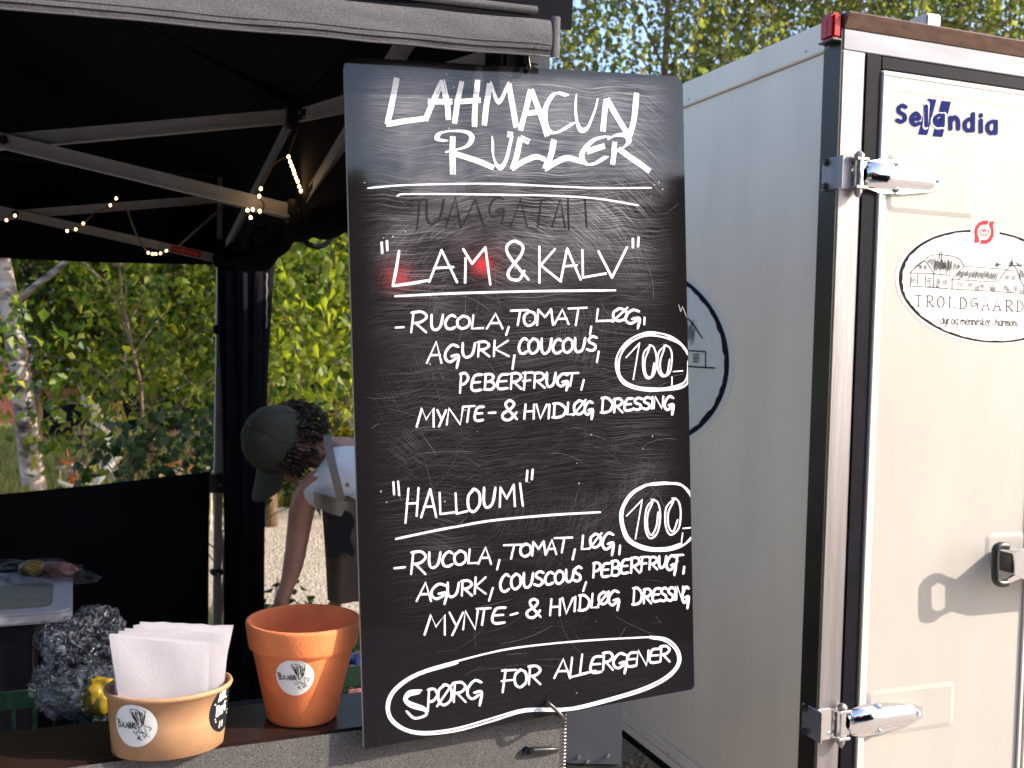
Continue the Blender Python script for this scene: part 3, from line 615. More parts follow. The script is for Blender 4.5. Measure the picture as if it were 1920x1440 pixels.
def hinge(px, py, ln_px, polished=True):
    """strap hinge with a half round rib, three bolts, barrel and angle bracket"""
    s0, z0 = dcoord(px, py); s1 = dcoord(px + ln_px, py)[0]; L_ = s1 - s0; tt = tf - .004
    root = MB(); hw = .037
    out = [(0, -.026), (0, .026), (L_ * .22, hw), (L_ * .5, hw * .92), (L_ * .86, hw * .62), (L_, hw * .34), (L_, -hw * .34), (L_ * .86, -hw * .62), (L_ * .5, -hw * .92), (L_ * .22, -hw)]
    root.prism([tp(s0 + a, tt - .0035, z0 + b) for a, b in out], DB * .003)
    h = root.build('hinge', M['chrome'], trailer)
    n = 12; r1 = .023; vs = []; fs = []
    secs = [(.02, .6), (.05, 1.25), (.36, 1.25), (.40, 1.0), (.84, .92), (.88, .75), (.895, .05)]
    for q, sc_ in secs:
        for k in range(n + 1):
            a = math.pi * k / n; vs.append(tp(s0 + L_ * q, tt - .003 - math.sin(a) * r1 * .62 * min(sc_, 1.05), z0 + math.cos(a) * r1 * sc_))
    for i in range(len(secs) - 1):
        for k in range(n): j = i * (n + 1) + k; fs.append((j, j + 1, j + n + 2, j + n + 1))
    rb = MB().add(vs, fs).build('rib', M['chrome'], h, smooth=True); fixnormals(rb, DN)
    for a, b in ((L_ * .40, .0275), (L_ * .42, -.0275), (L_ * .93, 0)):
        c = tp(s0 + a, tt - .004, z0 + b); bm_ = MB()
        bm_.tube([c, c - DB * .0025], [.0078, .0078], 12); bm_.tube([c - DB * .0025, c - DB * .0075], [.0056, .005], 6); bm_.tube([c - DB * .0075, c - DB * .011], [.0032, .003], 8)
        bm_.build('bolt', M['chrome'], h)
    # barrel
    sb = s0 - .016; tb = -.016
    bm_ = MB(); bm_.tube([tp(sb, tb, z0 - .026), tp(sb, tb, z0 + .026)], .0095, 16); bm_.build('barrel', M['chrome'], h, smooth=False)
    bm_ = MB(); bm_.tube([tp(sb, tb, z0 + .034), tp(sb, tb, z0 + .040), tp(sb, tb, z0 + .046)], [.0105, .0105, .005], 12)
    bm_.build('pin', M['alu'], h); bm_ = MB()
    bm_.tube([tp(sb, tb, z0 - .034), tp(sb, tb, z0 - .042), tp(sb, tb, z0 - .050)], [.009, .008, .004], 12); bm_.build('pin', M['alu'], h)
    bm_ = MB(); tbox(bm_, s0 - .028, s0 + .004, -.026, -.002, z0 + .0265, z0 + .033, .001); tbox(bm_, s0 - .028, s0 + .002, -.026, -.002, z0 - .033, z0 - .0265, .001)
    tbox(bm_, -.0065, -.0042, -.022, .046, z0 - .034, z0 + .034, .0006); tbox(bm_, -.0065, s0 - .026, -.005, -.0026, z0 - .034, z0 + .034, .0006)
    bm_.build('bracket', M['alu'] if polished else M['chrome'], h)
    for dz in (-.026, .026):
        c = tp(-.0065, .030, z0 + dz); q = MB(); q.tube([c, c - DA * .003], .009, 12); q.tube([c - DA * .003, c - DA * .010], .0062, 6); q.build('bolt', M['dark_steel'], h)
hinge(1612, 328, 148)
hinge(1580, 1352, 142, False)
# marker lamp, small roof block, rivets
s_, z_ = scoord(1572, 60)
zl0, zl1 = scoord(1556, 84)[1], scoord(1556, 36)[1]; ta, tb_ = -.004, scoord(1543, 60, -.02)[0]
lamp = tbox(MB(), -.030, -.005, ta + .001, tb_, zl0, zl1, .006).build('marker_lamp', M['red_lens'], trailer)
tbox(MB(), -.0295, -.006, ta - .001, tb_ + .003, zl0 - .004, zl0 - .0003, .001).build('lamp_base', M['dark_steel'], lamp)
tbox(MB(), -.031, -.022, (ta + tb_) / 2 - .008, (ta + tb_) / 2 + .008, zl0 + .010, zl1 - .010, .004).build('lamp_lens', M['red_lens'], lamp)
bs, bz = dcoord(1770, 45)
tbox(MB(), bs - .02, bs + .02, .03, .09, ztop + .007, ztop + .050, .003).build('roof_block', M['alu'], trailer)
for t_ in (.12, .62, 1.12, 1.62):
    for zz in (ztop - .045, zlow + .026):
        c = tp(-.0045, t_, zz); q = MB(); q.tube([c, c - DA * .0015], .0028, 8); q.build('rivet', M['alu'], trailer)
# door latch: black grip on a steel lever standing off the door
tg = tf - .066
def gp(px, py): a, b = dcoord(px, py, tg); return tp(a, tg, b)
mb = MB()
ctr = [gp(1889, 1024), gp(1876, 1023), gp(1868, 1028), gp(1866, 1040), gp(1866, 1076), gp(1868, 1089), gp(1876, 1094), gp(1888, 1093)]
mb.tube(smooth_pts(ctr, 5), .0085, 12)
latch = mb.build('latch', M['black_plastic'], trailer, smooth=True)
mb = MB(); g0 = gp(1886, 1024); g1 = gp(1886, 1092); r0 = gp(1918, 1036); r1_ = gp(1918, 1078)
q1 = g0 + (g1 - g0) * .0; th = DB * .006
wz = V((0, 0, 1)); outer = [g0 + V((0, 0, .006)), r0 + V((0, 0, .005)), r0 + DA * .24 + V((0, 0, .012)), r1_ + DA * .24 - V((0, 0, .010)), r1_ - V((0, 0, .004)), g1 - V((0, 0, .006))]
cut = gp(1903, 1034), gp(1903, 1080)
mb.prism([g0 + V((0, 0, .006)), r0 + V((0, 0, .006)), cut[0] - V((0, 0, .002)), g0 - V((0, 0, .004))], th)
mb.prism([g1 - V((0, 0, .006)), r1_ - V((0, 0, .006)), cut[1] + V((0, 0, .002)), g1 + V((0, 0, .004))], th)
mb.prism([cut[0], r0 + DA * .02 + V((0, 0, .010)), r0 + DA * .06 + V((0, 0, .022)), r0 + DA * .24 + V((0, 0, .022)), r1_ + DA * .24 - V((0, 0, .022)), r1_ + DA * .05 - V((0, 0, .022)), r1_ + DA * .01 - V((0, 0, .012)), cut[1]], th)
mb.build('lever', M['chrome'], latch)
mb = MB(); cc = gp(1902, 1058); tbox(mb, (cc - T0).dot(DA) - .002, (cc - T0).dot(DA) + .012, tg + .004, tf - .005, cc.z - .022, cc.z + .022, .003); mb.build('latch_post', M['dark_steel'], latch)
mb = MB(); sp_ = (r0 - T0).dot(DA); tbox(mb, sp_ + .10, sp_ + .30, tg + .004, tf - .005, cc.z - .05, cc.z + .04, .004); mb.build('lock_body', M['alu'], latch)
# chassis, wheel
mb = MB(); tbox(mb, .12, .18, .05, TLEN + .9, zlow - .13, zlow - .01); tbox(mb, TW - .18, TW - .12, .05, TLEN + .9, zlow - .13, zlow - .01)
tbox(mb, .05, TW - .05, .2, .26, zlow - .12, zlow - .014); tbox(mb, .0, TW, 1.5, 1.58, zlow - .14, zlow - .02); mb.build('chassis', M['rubber'], trailer)
tbox(MB(), -.01, .5, .06, .08, zlow - .16, zlow - .012).build('bumper_bar', M['dark_steel'], trailer)
for s_w in (-.02, TW - .16):
    c = tp(s_w, 1.5, .30); mb = MB(); mb.tube([c, c + DA * .01, c + DA * .16, c + DA * .17], [.26, .30, .30, .26], 32); wh = mb.build('wheel', M['rubber'], trailer)
    MB().tube([c - DA * .004, c + DA * .0], [.17, .18], 24).build('rim', M['alu'], wh)

# ------------------------------------------------------------------ printed stickers
def dsurf(t=None):
    t_ = tf if t is None else t
    def f(x, y, h):
        a, b = dcoord(x, y, t_); return tp(a, t_ - .0006 - h, b)
    return f
def ZS(x, y): return 1500 + x / 3.6, y / 3.6
lg = lettering('bar_mark', [], ZS, 1, parent=door_l, surf=dsurf(), mt=M['blue_ink']) if 0 else None
def poly_print(name, polys, zone, surf, mt, parent, n, h=.0):
    mb = MB()
    for k, p in enumerate(polys): mb.add([surf(*zone(*q), h + k * 4e-5) for q in p], [tuple(range(len(p)))])
    o = mb.build(name, mt, parent); fixnormals(o, n); return o
poly_print('logo_bars', [[(862,665),(920,672),(858,912),(797,908)], [(955,680),(1018,687),(960,925),(895,920)]], ZS, dsurf(), M['blue_ink'], door_l, DN, .0001)
_lay[0] = 0
lettering('logo_outline', [('l',835,865,700,858),('a',893,978,745,856,0)], ZS, 10.2, parent=door_l, surf=dsurf(), mt=M['white_trim'], n=DN, wob=0, cap=1)
_s = dsurf()
lettering('logo_lettering', [('S',655,712,712,822,.0),('e',748,808,735,842,0),('l',838,862,716,850,0),('a',902,968,750,848,0),
  ('n',1010,1072,756,870,0),('d',1108,1170,768,882,0),('i',1212,1228,772,890,0),('a',1260,1325,788,900,0)], ZS, 7.4, parent=door_l, surf=lambda x, y, h: _s(x, y, h + .0005), mt=M['blue_ink'], n=DN, wob=0, cap=1)

def ZF(x, y): return 1640 + x / 4.8, 380 + y / 4.8
def farm_sticker(surf, parent, n, zone=ZF, sc_=1.):
    """oval farm sticker; zone/surf give its place"""
    cx, cy, a, b = 1000, 752, 790, 508
    tilt = 52 / 1640.
    def E(k, q=1., seed=0):
        an = 2 * math.pi * k / 120; x = math.cos(an) * a * q; y = math.sin(an) * b * q; return (cx + x, cy + y + x * .085)
    disc = poly_print('sticker', [[E(k, 1.03) for k in range(120)]], zone, surf, M['sticker'], parent, n, 0)
    rr = random.Random(3)
    def P(nm, items, pen, mt, off=0.): return lettering(nm, items, zone, pen * sc_, parent=disc, surf=lambda x, y, h: surf(x, y, h + off), mt=mt, n=n, wob=0, cap=.9)
    mb = MB(); inner = []; 
    pts = []
    for k in range(120):
        an = 360 * k / 120
        if 262 < an < 279: continue
        pts.append(k)
    vs = []; fs = []
    ks = [k % 120 for k in range(int(279 / 3), int(279 / 3) + 115)]
    for i, k in enumerate(ks):
        w1 = .955 + rr.uniform(-.008, .008); o_ = zone(*E(k, .995)); i_ = zone(*E(k, w1)); vs += [surf(*o_, .0003), surf(*i_, .0003)]
    for i in range(len(ks) - 1): fs.append((2 * i, 2 * i + 1, 2 * i + 3, 2 * i + 2))
    o = MB().add(vs, fs).build('border', M['ink'], disc); fixnormals(o, n)
    # red state mark
    def Q(cx_, cy_, r, a0, a1, m_=10): return [(cx_ + r * math.cos(R(a0 + (a1 - a0) * k / m_)), cy_ + r * math.sin(R(a0 + (a1 - a0) * k / m_))) for k in range(m_ + 1)]
    poly_print('mark_backing', [Q(982, 268, 122, 0, 360, 24)], zone, surf, M['sticker'], disc, n, .0004)
    poly_print('red_mark', [
        [(890,360),(935,362),(940,330),(925,290),(925,245),(945,210),(975,200),(1010,200),(1025,160),(975,158),(930,178),(900,215),(890,265),(897,310)],
        [(1075,170),(1030,168),(1022,205),(1040,240),(1038,290),(1015,325),(985,335),(955,333),(943,372),(1000,374),(1040,352),(1066,310),(1072,255),(1062,215)]], zone, surf, M['red_ink'], disc, n, .0006)
    P('crown_mark', [[(945,282),(1020,284)],[(948,296),(1016,298)],[(948,275),(940,252),(958,240),(972,262)],[(972,262),(982,238),(992,262)],[(992,262),(1008,242),(1024,254),(1016,276)],[(982,226),(982,240)]], 1.5, M['red_ink'], .0008)
    # farmhouse drawing
    L = [[(310,632),(400,560),(520,472),(735,492),(805,572)],[(310,632),(535,640)],[(535,640),(680,655)],[(455,525),(540,645)],[(455,525),(400,545),(330,620)],
         [(325,640),(320,750)],[(385,645),(385,742)],[(458,648),(458,745)],[(530,645),(530,765)],[(308,750),(500,762),(700,778),(900,788),(1100,800),(1344,818),(1560,835),(1700,842)],
         [(578,510),(585,452),(603,452),(600,520)],[(805,572),(690,690)],[(805,572),(1180,600)],[(690,690),(1100,715)],[(695,690),(695,775)],[(1100,715),(1240,565),(1330,740)],[(1240,565),(1500,590),(1620,700)],
         [(1330,740),(1640,765)],[(1335,745),(1335,812)],[(1190,610),(1262,615)],[(1640,765),(1640,835)]]
    P('farmhouse_drawing', L, 1.5, M['ink'], .0002)
    H = []
    def hatch(x0, x1, yt0, yt1, yb0, yb1, n_, lean):
        for k in range(n_):
            f = (k + rr.uniform(-.3, .3)) / n_; f = min(max(f, 0), 1); x = x0 + (x1 - x0) * f; yt = yt0 + (yt1 - yt0) * f; yb = yb0 + (yb1 - yb0) * f
            m0 = rr.uniform(0, .35); m1 = rr.uniform(.6, 1); H.append([(x + lean * (1 - m0), yt + (yb - yt) * m0), (x + lean * (1 - m1), yt + (yb - yt) * m1)])
    hatch(530, 690, 485, 500, 640, 650, 34, 10); hatch(700, 770, 500, 560, 650, 600, 9, 10); hatch(470, 540, 500, 490, 540, 640, 9, 6)
    hatch(720, 1090, 600, 610, 690, 710, 48, 40); hatch(1290, 1560, 590, 610, 700, 745, 36, 22)
    P('roof_hatching', H, .8, M['ink_soft'], .0002)
    Wn = []
    for (x, y, w_, h_) in ((400,565,20,32),(440,565,22,34),(328,675,32,42),(475,680,30,48),(558,690,24,44),(618,695,30,40),(752,712,44,40),(838,722,32,34),(905,745,30,36),(950,738,26,32),(1035,740,44,44),(1175,655,28,36),(1232,660,28,36),(1165,748,28,36),(1250,752,30,38),(1400,760,34,36),(1480,768,34,36),(1560,775,34,36)):
        Wn += [[(x, y), (x + w_, y + 1)], [(x, y + h_), (x + w_, y + h_)], [(x, y), (x, y + h_)], [(x + w_, y), (x + w_, y + h_)], [(x + w_ / 2, y), (x + w_ / 2, y + h_)], [(x, y + h_ / 2), (x + w_, y + h_ / 2)]]
    P('window_drawing', Wn, .9, M['ink'], .0002)
    B = []
    for cx_, n_ in ((1095, 12), (1225, 12), (1310, 8), (1450, 12)):
        for k in range(n_):
            a_ = R(rr.uniform(200, 340)); r_ = rr.uniform(25, 75); B.append([(cx_ + rr.uniform(-8, 8), 575), (cx_ + r_ * math.cos(a_), 575 + r_ * math.sin(a_) * 1.2)])
    for k in range(60):
        x = rr.choice((500, 560, 620, 1060, 1085, 1215, 1300)) + rr.uniform(-22, 22); y = 735 + (x - 300) * .06 + rr.uniform(-14, 8); B.append([(x, y), (x + rr.uniform(-8, 8), y + rr.uniform(4, 12))])
    P('shrub_drawing', B, .9, M['ink_soft'], .0002)
    xs = [362, 465, 562, 668, 765, 862, 965, 1068, 1178, 1275]; word = 'TROLDGAARD'; it = []
    for i, (c_, x) in enumerate(zip(word, xs)):
        yt = 832 + i * 5.6; yb = yt + 100; it.append((c_, x, x + 62, yt, yb, 0))
        ser = {'T': [(.3,.7,0)], 'R': [(-.05,.3,0),(.75,1.1,0),(-.05,.2,1)], 'L': [(-.1,.35,1)], 'D': [(-.08,.2,0)], 'A': [(-.15,.2,0),(.8,1.15,0)]}.get(c_, [])
        for a_, b_, t_ in ser: it.append([(x + 62 * a_, yb - 100 * t_), (x + 62 * b_, yb - 100 * t_)])
    P('name_lettering', it, 1.9, M['ink_soft'], .0002)
    it = [[(553,1048),(578,1050)]]; x = 592; ws = [('d',30),('y',28),('r',22),(' ',14),('o',30),('g',32),(' ',16),('m',46),('e',28),('n',30),('n',30),('e',28),('s',26),('k',28),('e',28),('r',20),(' ',12),('i',12),(' ',14),('h',30),('a',30),('r',22),('m',44),('o',28),('n',30),('i',10)]
    for c_, w_ in ws:
        if c_ != ' ': yb = 1092 + (x - 592) * .034; it.append((c_, x, x + w_ * .85, yb - 68, yb, 0))
        x += w_ + 1.0
    P('motto_lettering', it, 1.4, M['ink_soft'], .0002)
    return disc
farm_sticker(dsurf(), door_l, DN)
# the same sticker, larger, on the side wall: centre and size from the part that shows
sc0 = [dcoord(*ZF(1000 + d, 752), tf) for d in (-790, 790)]; wd0 = sc0[1][0] - sc0[0][0]
zc0 = dcoord(*ZF(1000, 752), tf)[1]; sx0 = (sc0[0][0] + sc0[1][0]) / 2
K = 1.10 / wd0; side_c = (.944, 1.575)
def ssurf(x, y, h):
    a, b = dcoord(x, y, tf); ds = (a - sx0) * K; dz = (b - zc0) * K
    return tp(.004 - .0006 - h * 2.2, side_c[0] - ds, side_c[1] + dz)
side = next(o for o in trailer.children if o.name.startswith('side_panel'))
farm_sticker(ssurf, side, -DA)

# ------------------------------------------------------------------ canopy tent
TFc = V((.052, 1.168, 0)); LD = V((-.9205, -.3907, 0)).normalized(); BD = V((LD.y, -LD.x, 0)); S3 = 2.97
def TT(s, t, z): return TFc + LD * s + BD * t + V((0, 0, z))
def scoord3(px, py, t): q = hit(px, py, TT(0, t, 0), BD) - TFc; return q.dot(LD), q.z
tent = empty('canopy_tent', TT(S3 / 2, S3 / 2, 0), 'black pop-up canopy tent with grey truss bars and a sunlit front valance', 'tent')
ZE = 2.19
def patch(fn, nu, nv, name, mt, parent=tent, smooth=True, **k): return MB().grid(fn, nu, nv).build(name, mt, parent, smooth=smooth, **k)
pk = TT(S3 / 2, S3 / 2, 3.0); cs = [TT(-.004, -.03, ZE), TT(S3 + .03, -.03, ZE), TT(S3 + .03, S3 + .03, ZE), TT(-.004, S3 + .03, ZE)]
for i in range(4):
    a, b = cs[i], cs[(i + 1) % 4]
    patch(lambda u, v, a=a, b=b: (a + (b - a) * (v + (u * (1 - 2 * v) if 0 else 0))) * (1 - u) + pk * u - V((0, 0, .10 * math.sin(math.pi * u) * 1.0)), 10, 12, 'roof_panel', M['black_cloth'])
# front valance
tv = -.022
sA, zA = scoord3(1040, 108, tv); sB, zB = scoord3(0, 16, tv)
def zbot(s): return zA + (zB - zA) * (s - sA) / (sB - sA)
sR = scoord3(1031, 80, tv)[0]; BAND = .0385
wn = lambda s, z: mnoise.noise(V((s * 5, z * 9, 2.0))) * .004 + mnoise.noise(V((s * 28, z * 30, 5.0))) * .0012
def vf(u, v):
    s = sR + (S3 - sR) * u; z = zbot(s) + BAND * v + .0015 * mnoise.noise(V((s * 12, 0, 0)))
    bulge = .004 * math.sin(math.pi * min(1, v * 1.05)) ** .5 if 0 < v < 1 else 0
    return TT(s, tv - bulge + wn(s, v * .1), z)
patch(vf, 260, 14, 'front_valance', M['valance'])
def hemline(v0, w_, off, mt, nm):
    mb = MB()
    mb.tube([vf(i / 160, v0) - BD * off for i in range(161)], w_, 5); mb.build(nm, mt, tent, smooth=True)
hemline(.0, .0012, .0005, M['valance'], 'valance_hem'); hemline(.14, .0006, .0006, M['rubber'], 'stitch_line'); hemline(.30, .0005, .0006, M['valance'], 'stitch_line')
def vu(u, v):
    s = .0 + S3 * u; z0 = zbot(s) + BAND * .9; z = z0 + (ZE - z0) * v
    return TT(s, tv + .012 - .02 * v + wn(s, z), z)
patch(vu, 160, 10, 'upper_valance', M['black_cloth'])  # plain black cloth paints in the shade above the sunlit band
def folds(u, v):
    s = sR + .012 + 1.6 * u; z = zbot(s) + BAND + .008 + v * .009 + .002 * math.sin(s * 9)
    return TT(s, tv + .0075 + .003 * math.sin(s * 14) - .003 * math.sin(math.pi * v), z)
patch(folds, 120, 5, 'valance_fold', M['valance'])
def cornerf(u, v):
    a = math.pi * 1.15 * (u - .1); r = .006; s = sR - .0065; z = zbot(s) - .0005 + (BAND + .006) * v
    return TT(s, tv + .002, z) + LD * (math.cos(a) * r) - BD * (math.sin(a) * r * .8)
patch(cornerf, 10, 12, 'corner_fold', M['valance'])
def sidev(u, v): t = .0 + S3 * u; z0 = 1.955 - .115 * min(1, max(0, (t - .45) / .3)); z = z0 + (ZE - z0) * v; return TT(.001 + wn(t, z) * .3, t, z)
patch(sidev, 80, 8, 'side_valance', M['black_cloth'])
def leftv(u, v): t = S3 * u; z = 1.955 + (ZE - 1.955) * v; return TT(S3 + .012 + wn(t, z), t, z)
patch(leftv, 60, 6, 'side_valance', M['black_cloth'])
zb0 = scoord3(400, 496, S3)[1]; zb1 = scoord3(0, 488, S3)[1]; sb0 = scoord3(400, 496, S3)[0]; sb1 = scoord3(0, 488, S3)[0]
def backv(u, v): s = S3 * u; z0 = zb0 + (zb1 - zb0) * (s - sb0) / (sb1 - sb0); z0 = max(z0, 1.85); return TT(s, S3 + .015 + wn(s, v), z0 + (ZE - z0) * v)
patch(backv, 60, 8, 'back_valance', M['black_cloth'])
# half wall at the back, full wall at the left
sw0, zw0 = scoord3(400, 884, S3); sw1, zw1 = scoord3(0, 921, S3)
def backw(u, v):
    s = .03 + (S3 - .03) * u; zt = zw0 + (zw1 - zw0) * (s - sw0) / (sw1 - sw0); zt = max(zt, .86); zt -= .012 * math.sin(min(1, u * 2.2) * math.pi)
    return TT(s, S3 + .01 + .02 * mnoise.noise(V((s * 4, v * 2, 9))), .02 + (zt - .02) * v)
patch(backw, 60, 12, 'back_half_wall', M['black_cloth'])
patch(lambda u, v: TT(S3 + .01 + .02 * mnoise.noise(V((u * 9, v * 2, 4))), u * S3, .02 + v * 1.95), 50, 12, 'left_wall', M['black_cloth'])
# rolled-up side wall under the right eave
mb = MB(); pts = []; rr_ = []
for i in range(61):
    t = .12 + 2.75 * i / 60; z = 1.832 + .020 * (t - .83) + .012 * math.sin(t * 5.2)
    pts.append(TT(.01, t, z + .022 * math.sin(t * 2.1))); rr_.append(.030 + .006 * math.sin(t * 7) + .004 * math.sin(t * 23))
mb.tube(pts, rr_, 18); mb.build('rolled_side_wall', mat('rolled_black_cloth', (.004, .0036, .004), .95, spec=.02, var=.5, vscale=8, bump=.6, bscale=25), tent, smooth=True)
for t in (.6, 1.25, 1.95, 2.5):
    q = MB(); q.tube([TT(.01 + .038 * math.cos(R(a)), t, 1.84 + .03 * (t > 1.6) + .038 * math.sin(R(a))) for a in range(0, 361, 30)], .006, 6); q.build('tie_strap', M['black_cloth'], tent, smooth=True)

def bar(p, q, name='truss_bar', w=.034, th=.015, parent=tent, mt=None, side=None):
    """aluminium profile with a lip along its lower edge and a groove line"""
    p, q = V(p), V(q); d = (q - p); n = d.cross(V((0, 0, 1))).normalized(); upv = n.cross(d).normalized()
    if n.dot(EYE - p) < 0: n = -n
    if upv.z < 0: upv = -upv
    mb = MB(); mb.box(p - upv * w / 2 - n * th / 2, d, upv * w, n * th)
    mb.box(p - upv * w / 2 + n * (th / 2 - .0005), d, upv * w * .16, n * .003); mb.box(p - upv * w * .22 + n * (th / 2 - .0005), d, upv * w * .08, n * .0018)
    mb.box(p + upv * w * .40 + n * (th / 2 - .0005), d, upv * w * .1, n * .002)
    return mb.build(name, mt or M['bar'], parent)
def bracket(c, name='bracket', r=.026, h=.06):
    c = V(c); mb = MB(); mb.box(c - LD * r - BD * r - V((0, 0, h / 2)), LD * 2 * r, BD * 2 * r, V((0, 0, h)), .005)
    for s_ in (1, -1): mb.box(c - LD * .009 + BD * (r * .8 * s_) - V((0, 0, h * .4)), LD * .018, BD * (.022 * s_), V((0, 0, h * .8)), .003)
    o = mb.build(name, M['black_plastic'], tent)
    b = MB(); e = c - BD * (r + .0225); b.tube([e, e - BD * .004], .0065, 12); b.build('bolt', M['alu'], o)
    return o
Mt, Mb = atY(556, 218, 2.6), atY(556, 398, 2.6); PV = atY(8, 266, 2.363)
Bx = atY(414, 372, 3.9); Bs = atY(414, 487, 3.9); PB = atY(30, 402, 3.62)
FT, FS = TT(.035, .06, 2.16), TT(.035, .06, 1.93)
for hub in (Mt, Mb): bracket(hub)
bar(PV - (Mt - PV) + BD * .012, Mt + LD * .015 + BD * .012); bar(PV + (PV - Mb) - BD * .012, Mb + LD * .015 - BD * .012)
b_ = MB(); b_.tube([PV - BD * .032, PV - BD * .018], .010, 14); b_.build('pivot_bolt', M['black_plastic'], tent)
bar(Mt - LD * .01, FS - LD * .0); bar(Mb - LD * .01, FT)
bar(Mt + BD * .03, Bs); bar(Mb + BD * .03, Bx)
bar(PB - (Bx - PB) + BD * .012, Bx + BD * .012, w=.03); bar(PB + (PB - Bs) - BD * .012, Bs - BD * .012, w=.03)
b_ = MB(); b_.tube([PB - BD * .032, PB - BD * .018], .010, 14); b_.build('pivot_bolt', M['black_plastic'], tent)
bar(TT(S3 - .06, .06, 2.16), TT(S3 - .06, S3 / 2, 1.92)); bar(TT(S3 - .06, .06, 1.92), TT(S3 - .06, S3 / 2, 2.16))
bar(TT(S3 - .06, S3 / 2, 1.92), TT(S3 - .06, S3 - .06, 2.16)); bar(TT(S3 - .06, S3 / 2, 2.16), TT(S3 - .06, S3 - .06, 1.92))
# legs
lb = atY(405, 1180, 3.9)
def leg(c, ztop_=2.19, w=.034, w2=.028):
    mb = MB(); c = V((c.x, c.y, 0)); mb.box(c - LD * w / 2 - BD * w / 2 + V((0, 0, 1.02)), LD * w, BD * w, V((0, 0, ztop_ - 1.02)), .002)
    for s_ in (-.3, .3): mb.box(c + LD * (w * s_ - .002) - BD * (w / 2 + .0018) + V((0, 0, 1.02)), LD * .004, BD * .002, V((0, 0, ztop_ - 1.02)))
    o = mb.build('leg', M['bar'], tent)
    mb = MB(); mb.box(c - LD * w2 / 2 - BD * w2 / 2 + V((0, 0, .02)), LD * w2, BD * w2, V((0, 0, 1.02))); mb.build('inner_leg', M['bar'], o)
    mb = MB(); mb.box(c - LD * .05 - BD * .05, LD * .10, BD * .10, V((0, 0, .02)), .004); mb.build('foot_plate', M['alu'], o); return o
BL_ = (Bx + Bs) / 2; leg(BL_ - LD * .004); leg(TT(.045, .06, 0)); leg(TT(S3 - .06, .06, 0)); leg(TT(S3 - .06, S3 - .06, 0))
bracket(Bs, r=.03, h=.05); bracket(FS, r=.03, h=.05); bracket(V((Bs.x, Bs.y, atY(413, 618, 3.9).z)), r=.026, h=.035); bracket(V((Bs.x, Bs.y, atY(408, 1072, 3.9).z)), r=.024, h=.02)
bracket(V((Bs.x, Bs.y, atY(408, 905, 3.9).z)), r=.034, h=.07)
# roof struts, black
for a in (Mt + V((0, 0, .02)),):
    q = MB(); q.tube([a, a + (pk - a) * .5 + V((0, 0, -.09)), pk - V((0, 0, .02))], .014, 8); q.build('roof_strut', M['rubber'], tent)
q = MB(); q.tube([TT(S3 / 2, S3 / 2, 2.3), pk], .02, 10); q.build('centre_pole', M['bar'], tent)
# red maker's label on the back truss bar, with its pale print
dd = (Bs - PB).normalized(); nn_ = dd.cross(V((0, 0, 1))).normalized(); nn_ = nn_ if nn_.dot(EYE - PB) > 0 else -nn_; uu_ = nn_.cross(dd).normalized(); uu_ = uu_ if uu_.z > 0 else -uu_
lq = atY(320, 470, 3.83); lq = PB + dd * (lq - PB).dot(dd) - BD * .012 + nn_ * .0108
mb = MB(); mb.box(lq - uu_ * .0125, dd * .105, uu_ * .024, nn_ * .0006); lab = mb.build('red_label', M['red_ink'], tent)
mb = MB()
for i, w_ in enumerate((5, 3, 7, 6, 5, 6, 5, 7, 5)):
    mb.box(lq - uu_ * .006 + dd * (.008 + i * .0105) + nn_ * .0008, dd * (.001 * w_), uu_ * (.010 if i % 3 else .012), nn_ * .0003)
mb.build('label_print', mat('faded_print', (.60, .25, .18), .6), lab, kind='stuff')
# gathered black curtain tied at the back leg
cc = atY(462, 900, 3.80); cc.z = 0
def curt(u, v):
    a = 2 * math.pi * u; z = .02 + v * 1.93; flare = 1.0 + .25 * max(0, v - .72) * 3.3 - .15 * math.sin(min(v / .75, 1) * math.pi)
    r = (.068 + .010 * math.sin(9 * a + 3 * v) + .005 * math.sin(17 * a)) * flare
    return cc + V((math.cos(a) * r * 1.08 - .012 * v, math.sin(a) * r, z))
patch(curt, 90, 26, 'tied_curtain', M['black_cloth'])
q = MB(); q.tube([atY(500, 512 + 8 * i, 3.73) + V((.0015 * math.sin(i * 1.9), 0, 0)) for i in range(14)], .003, 6); q.build('curtain_cord', M['strap'], tent, smooth=True)
# thin straps
q = MB(); q.tube([atY(335, 461, 3.7), atY(372, 428, 3.72), atY(420, 386, 3.75)], .004, 6); q.build('guy_cord', M['strap'], tent)
q = MB(); q.tube(smooth_pts([atY(238, 388, 3.5), atY(248, 420, 3.5), atY(258, 445, 3.5)]), .004, 6); q.build('guy_cord', M['strap'], tent)

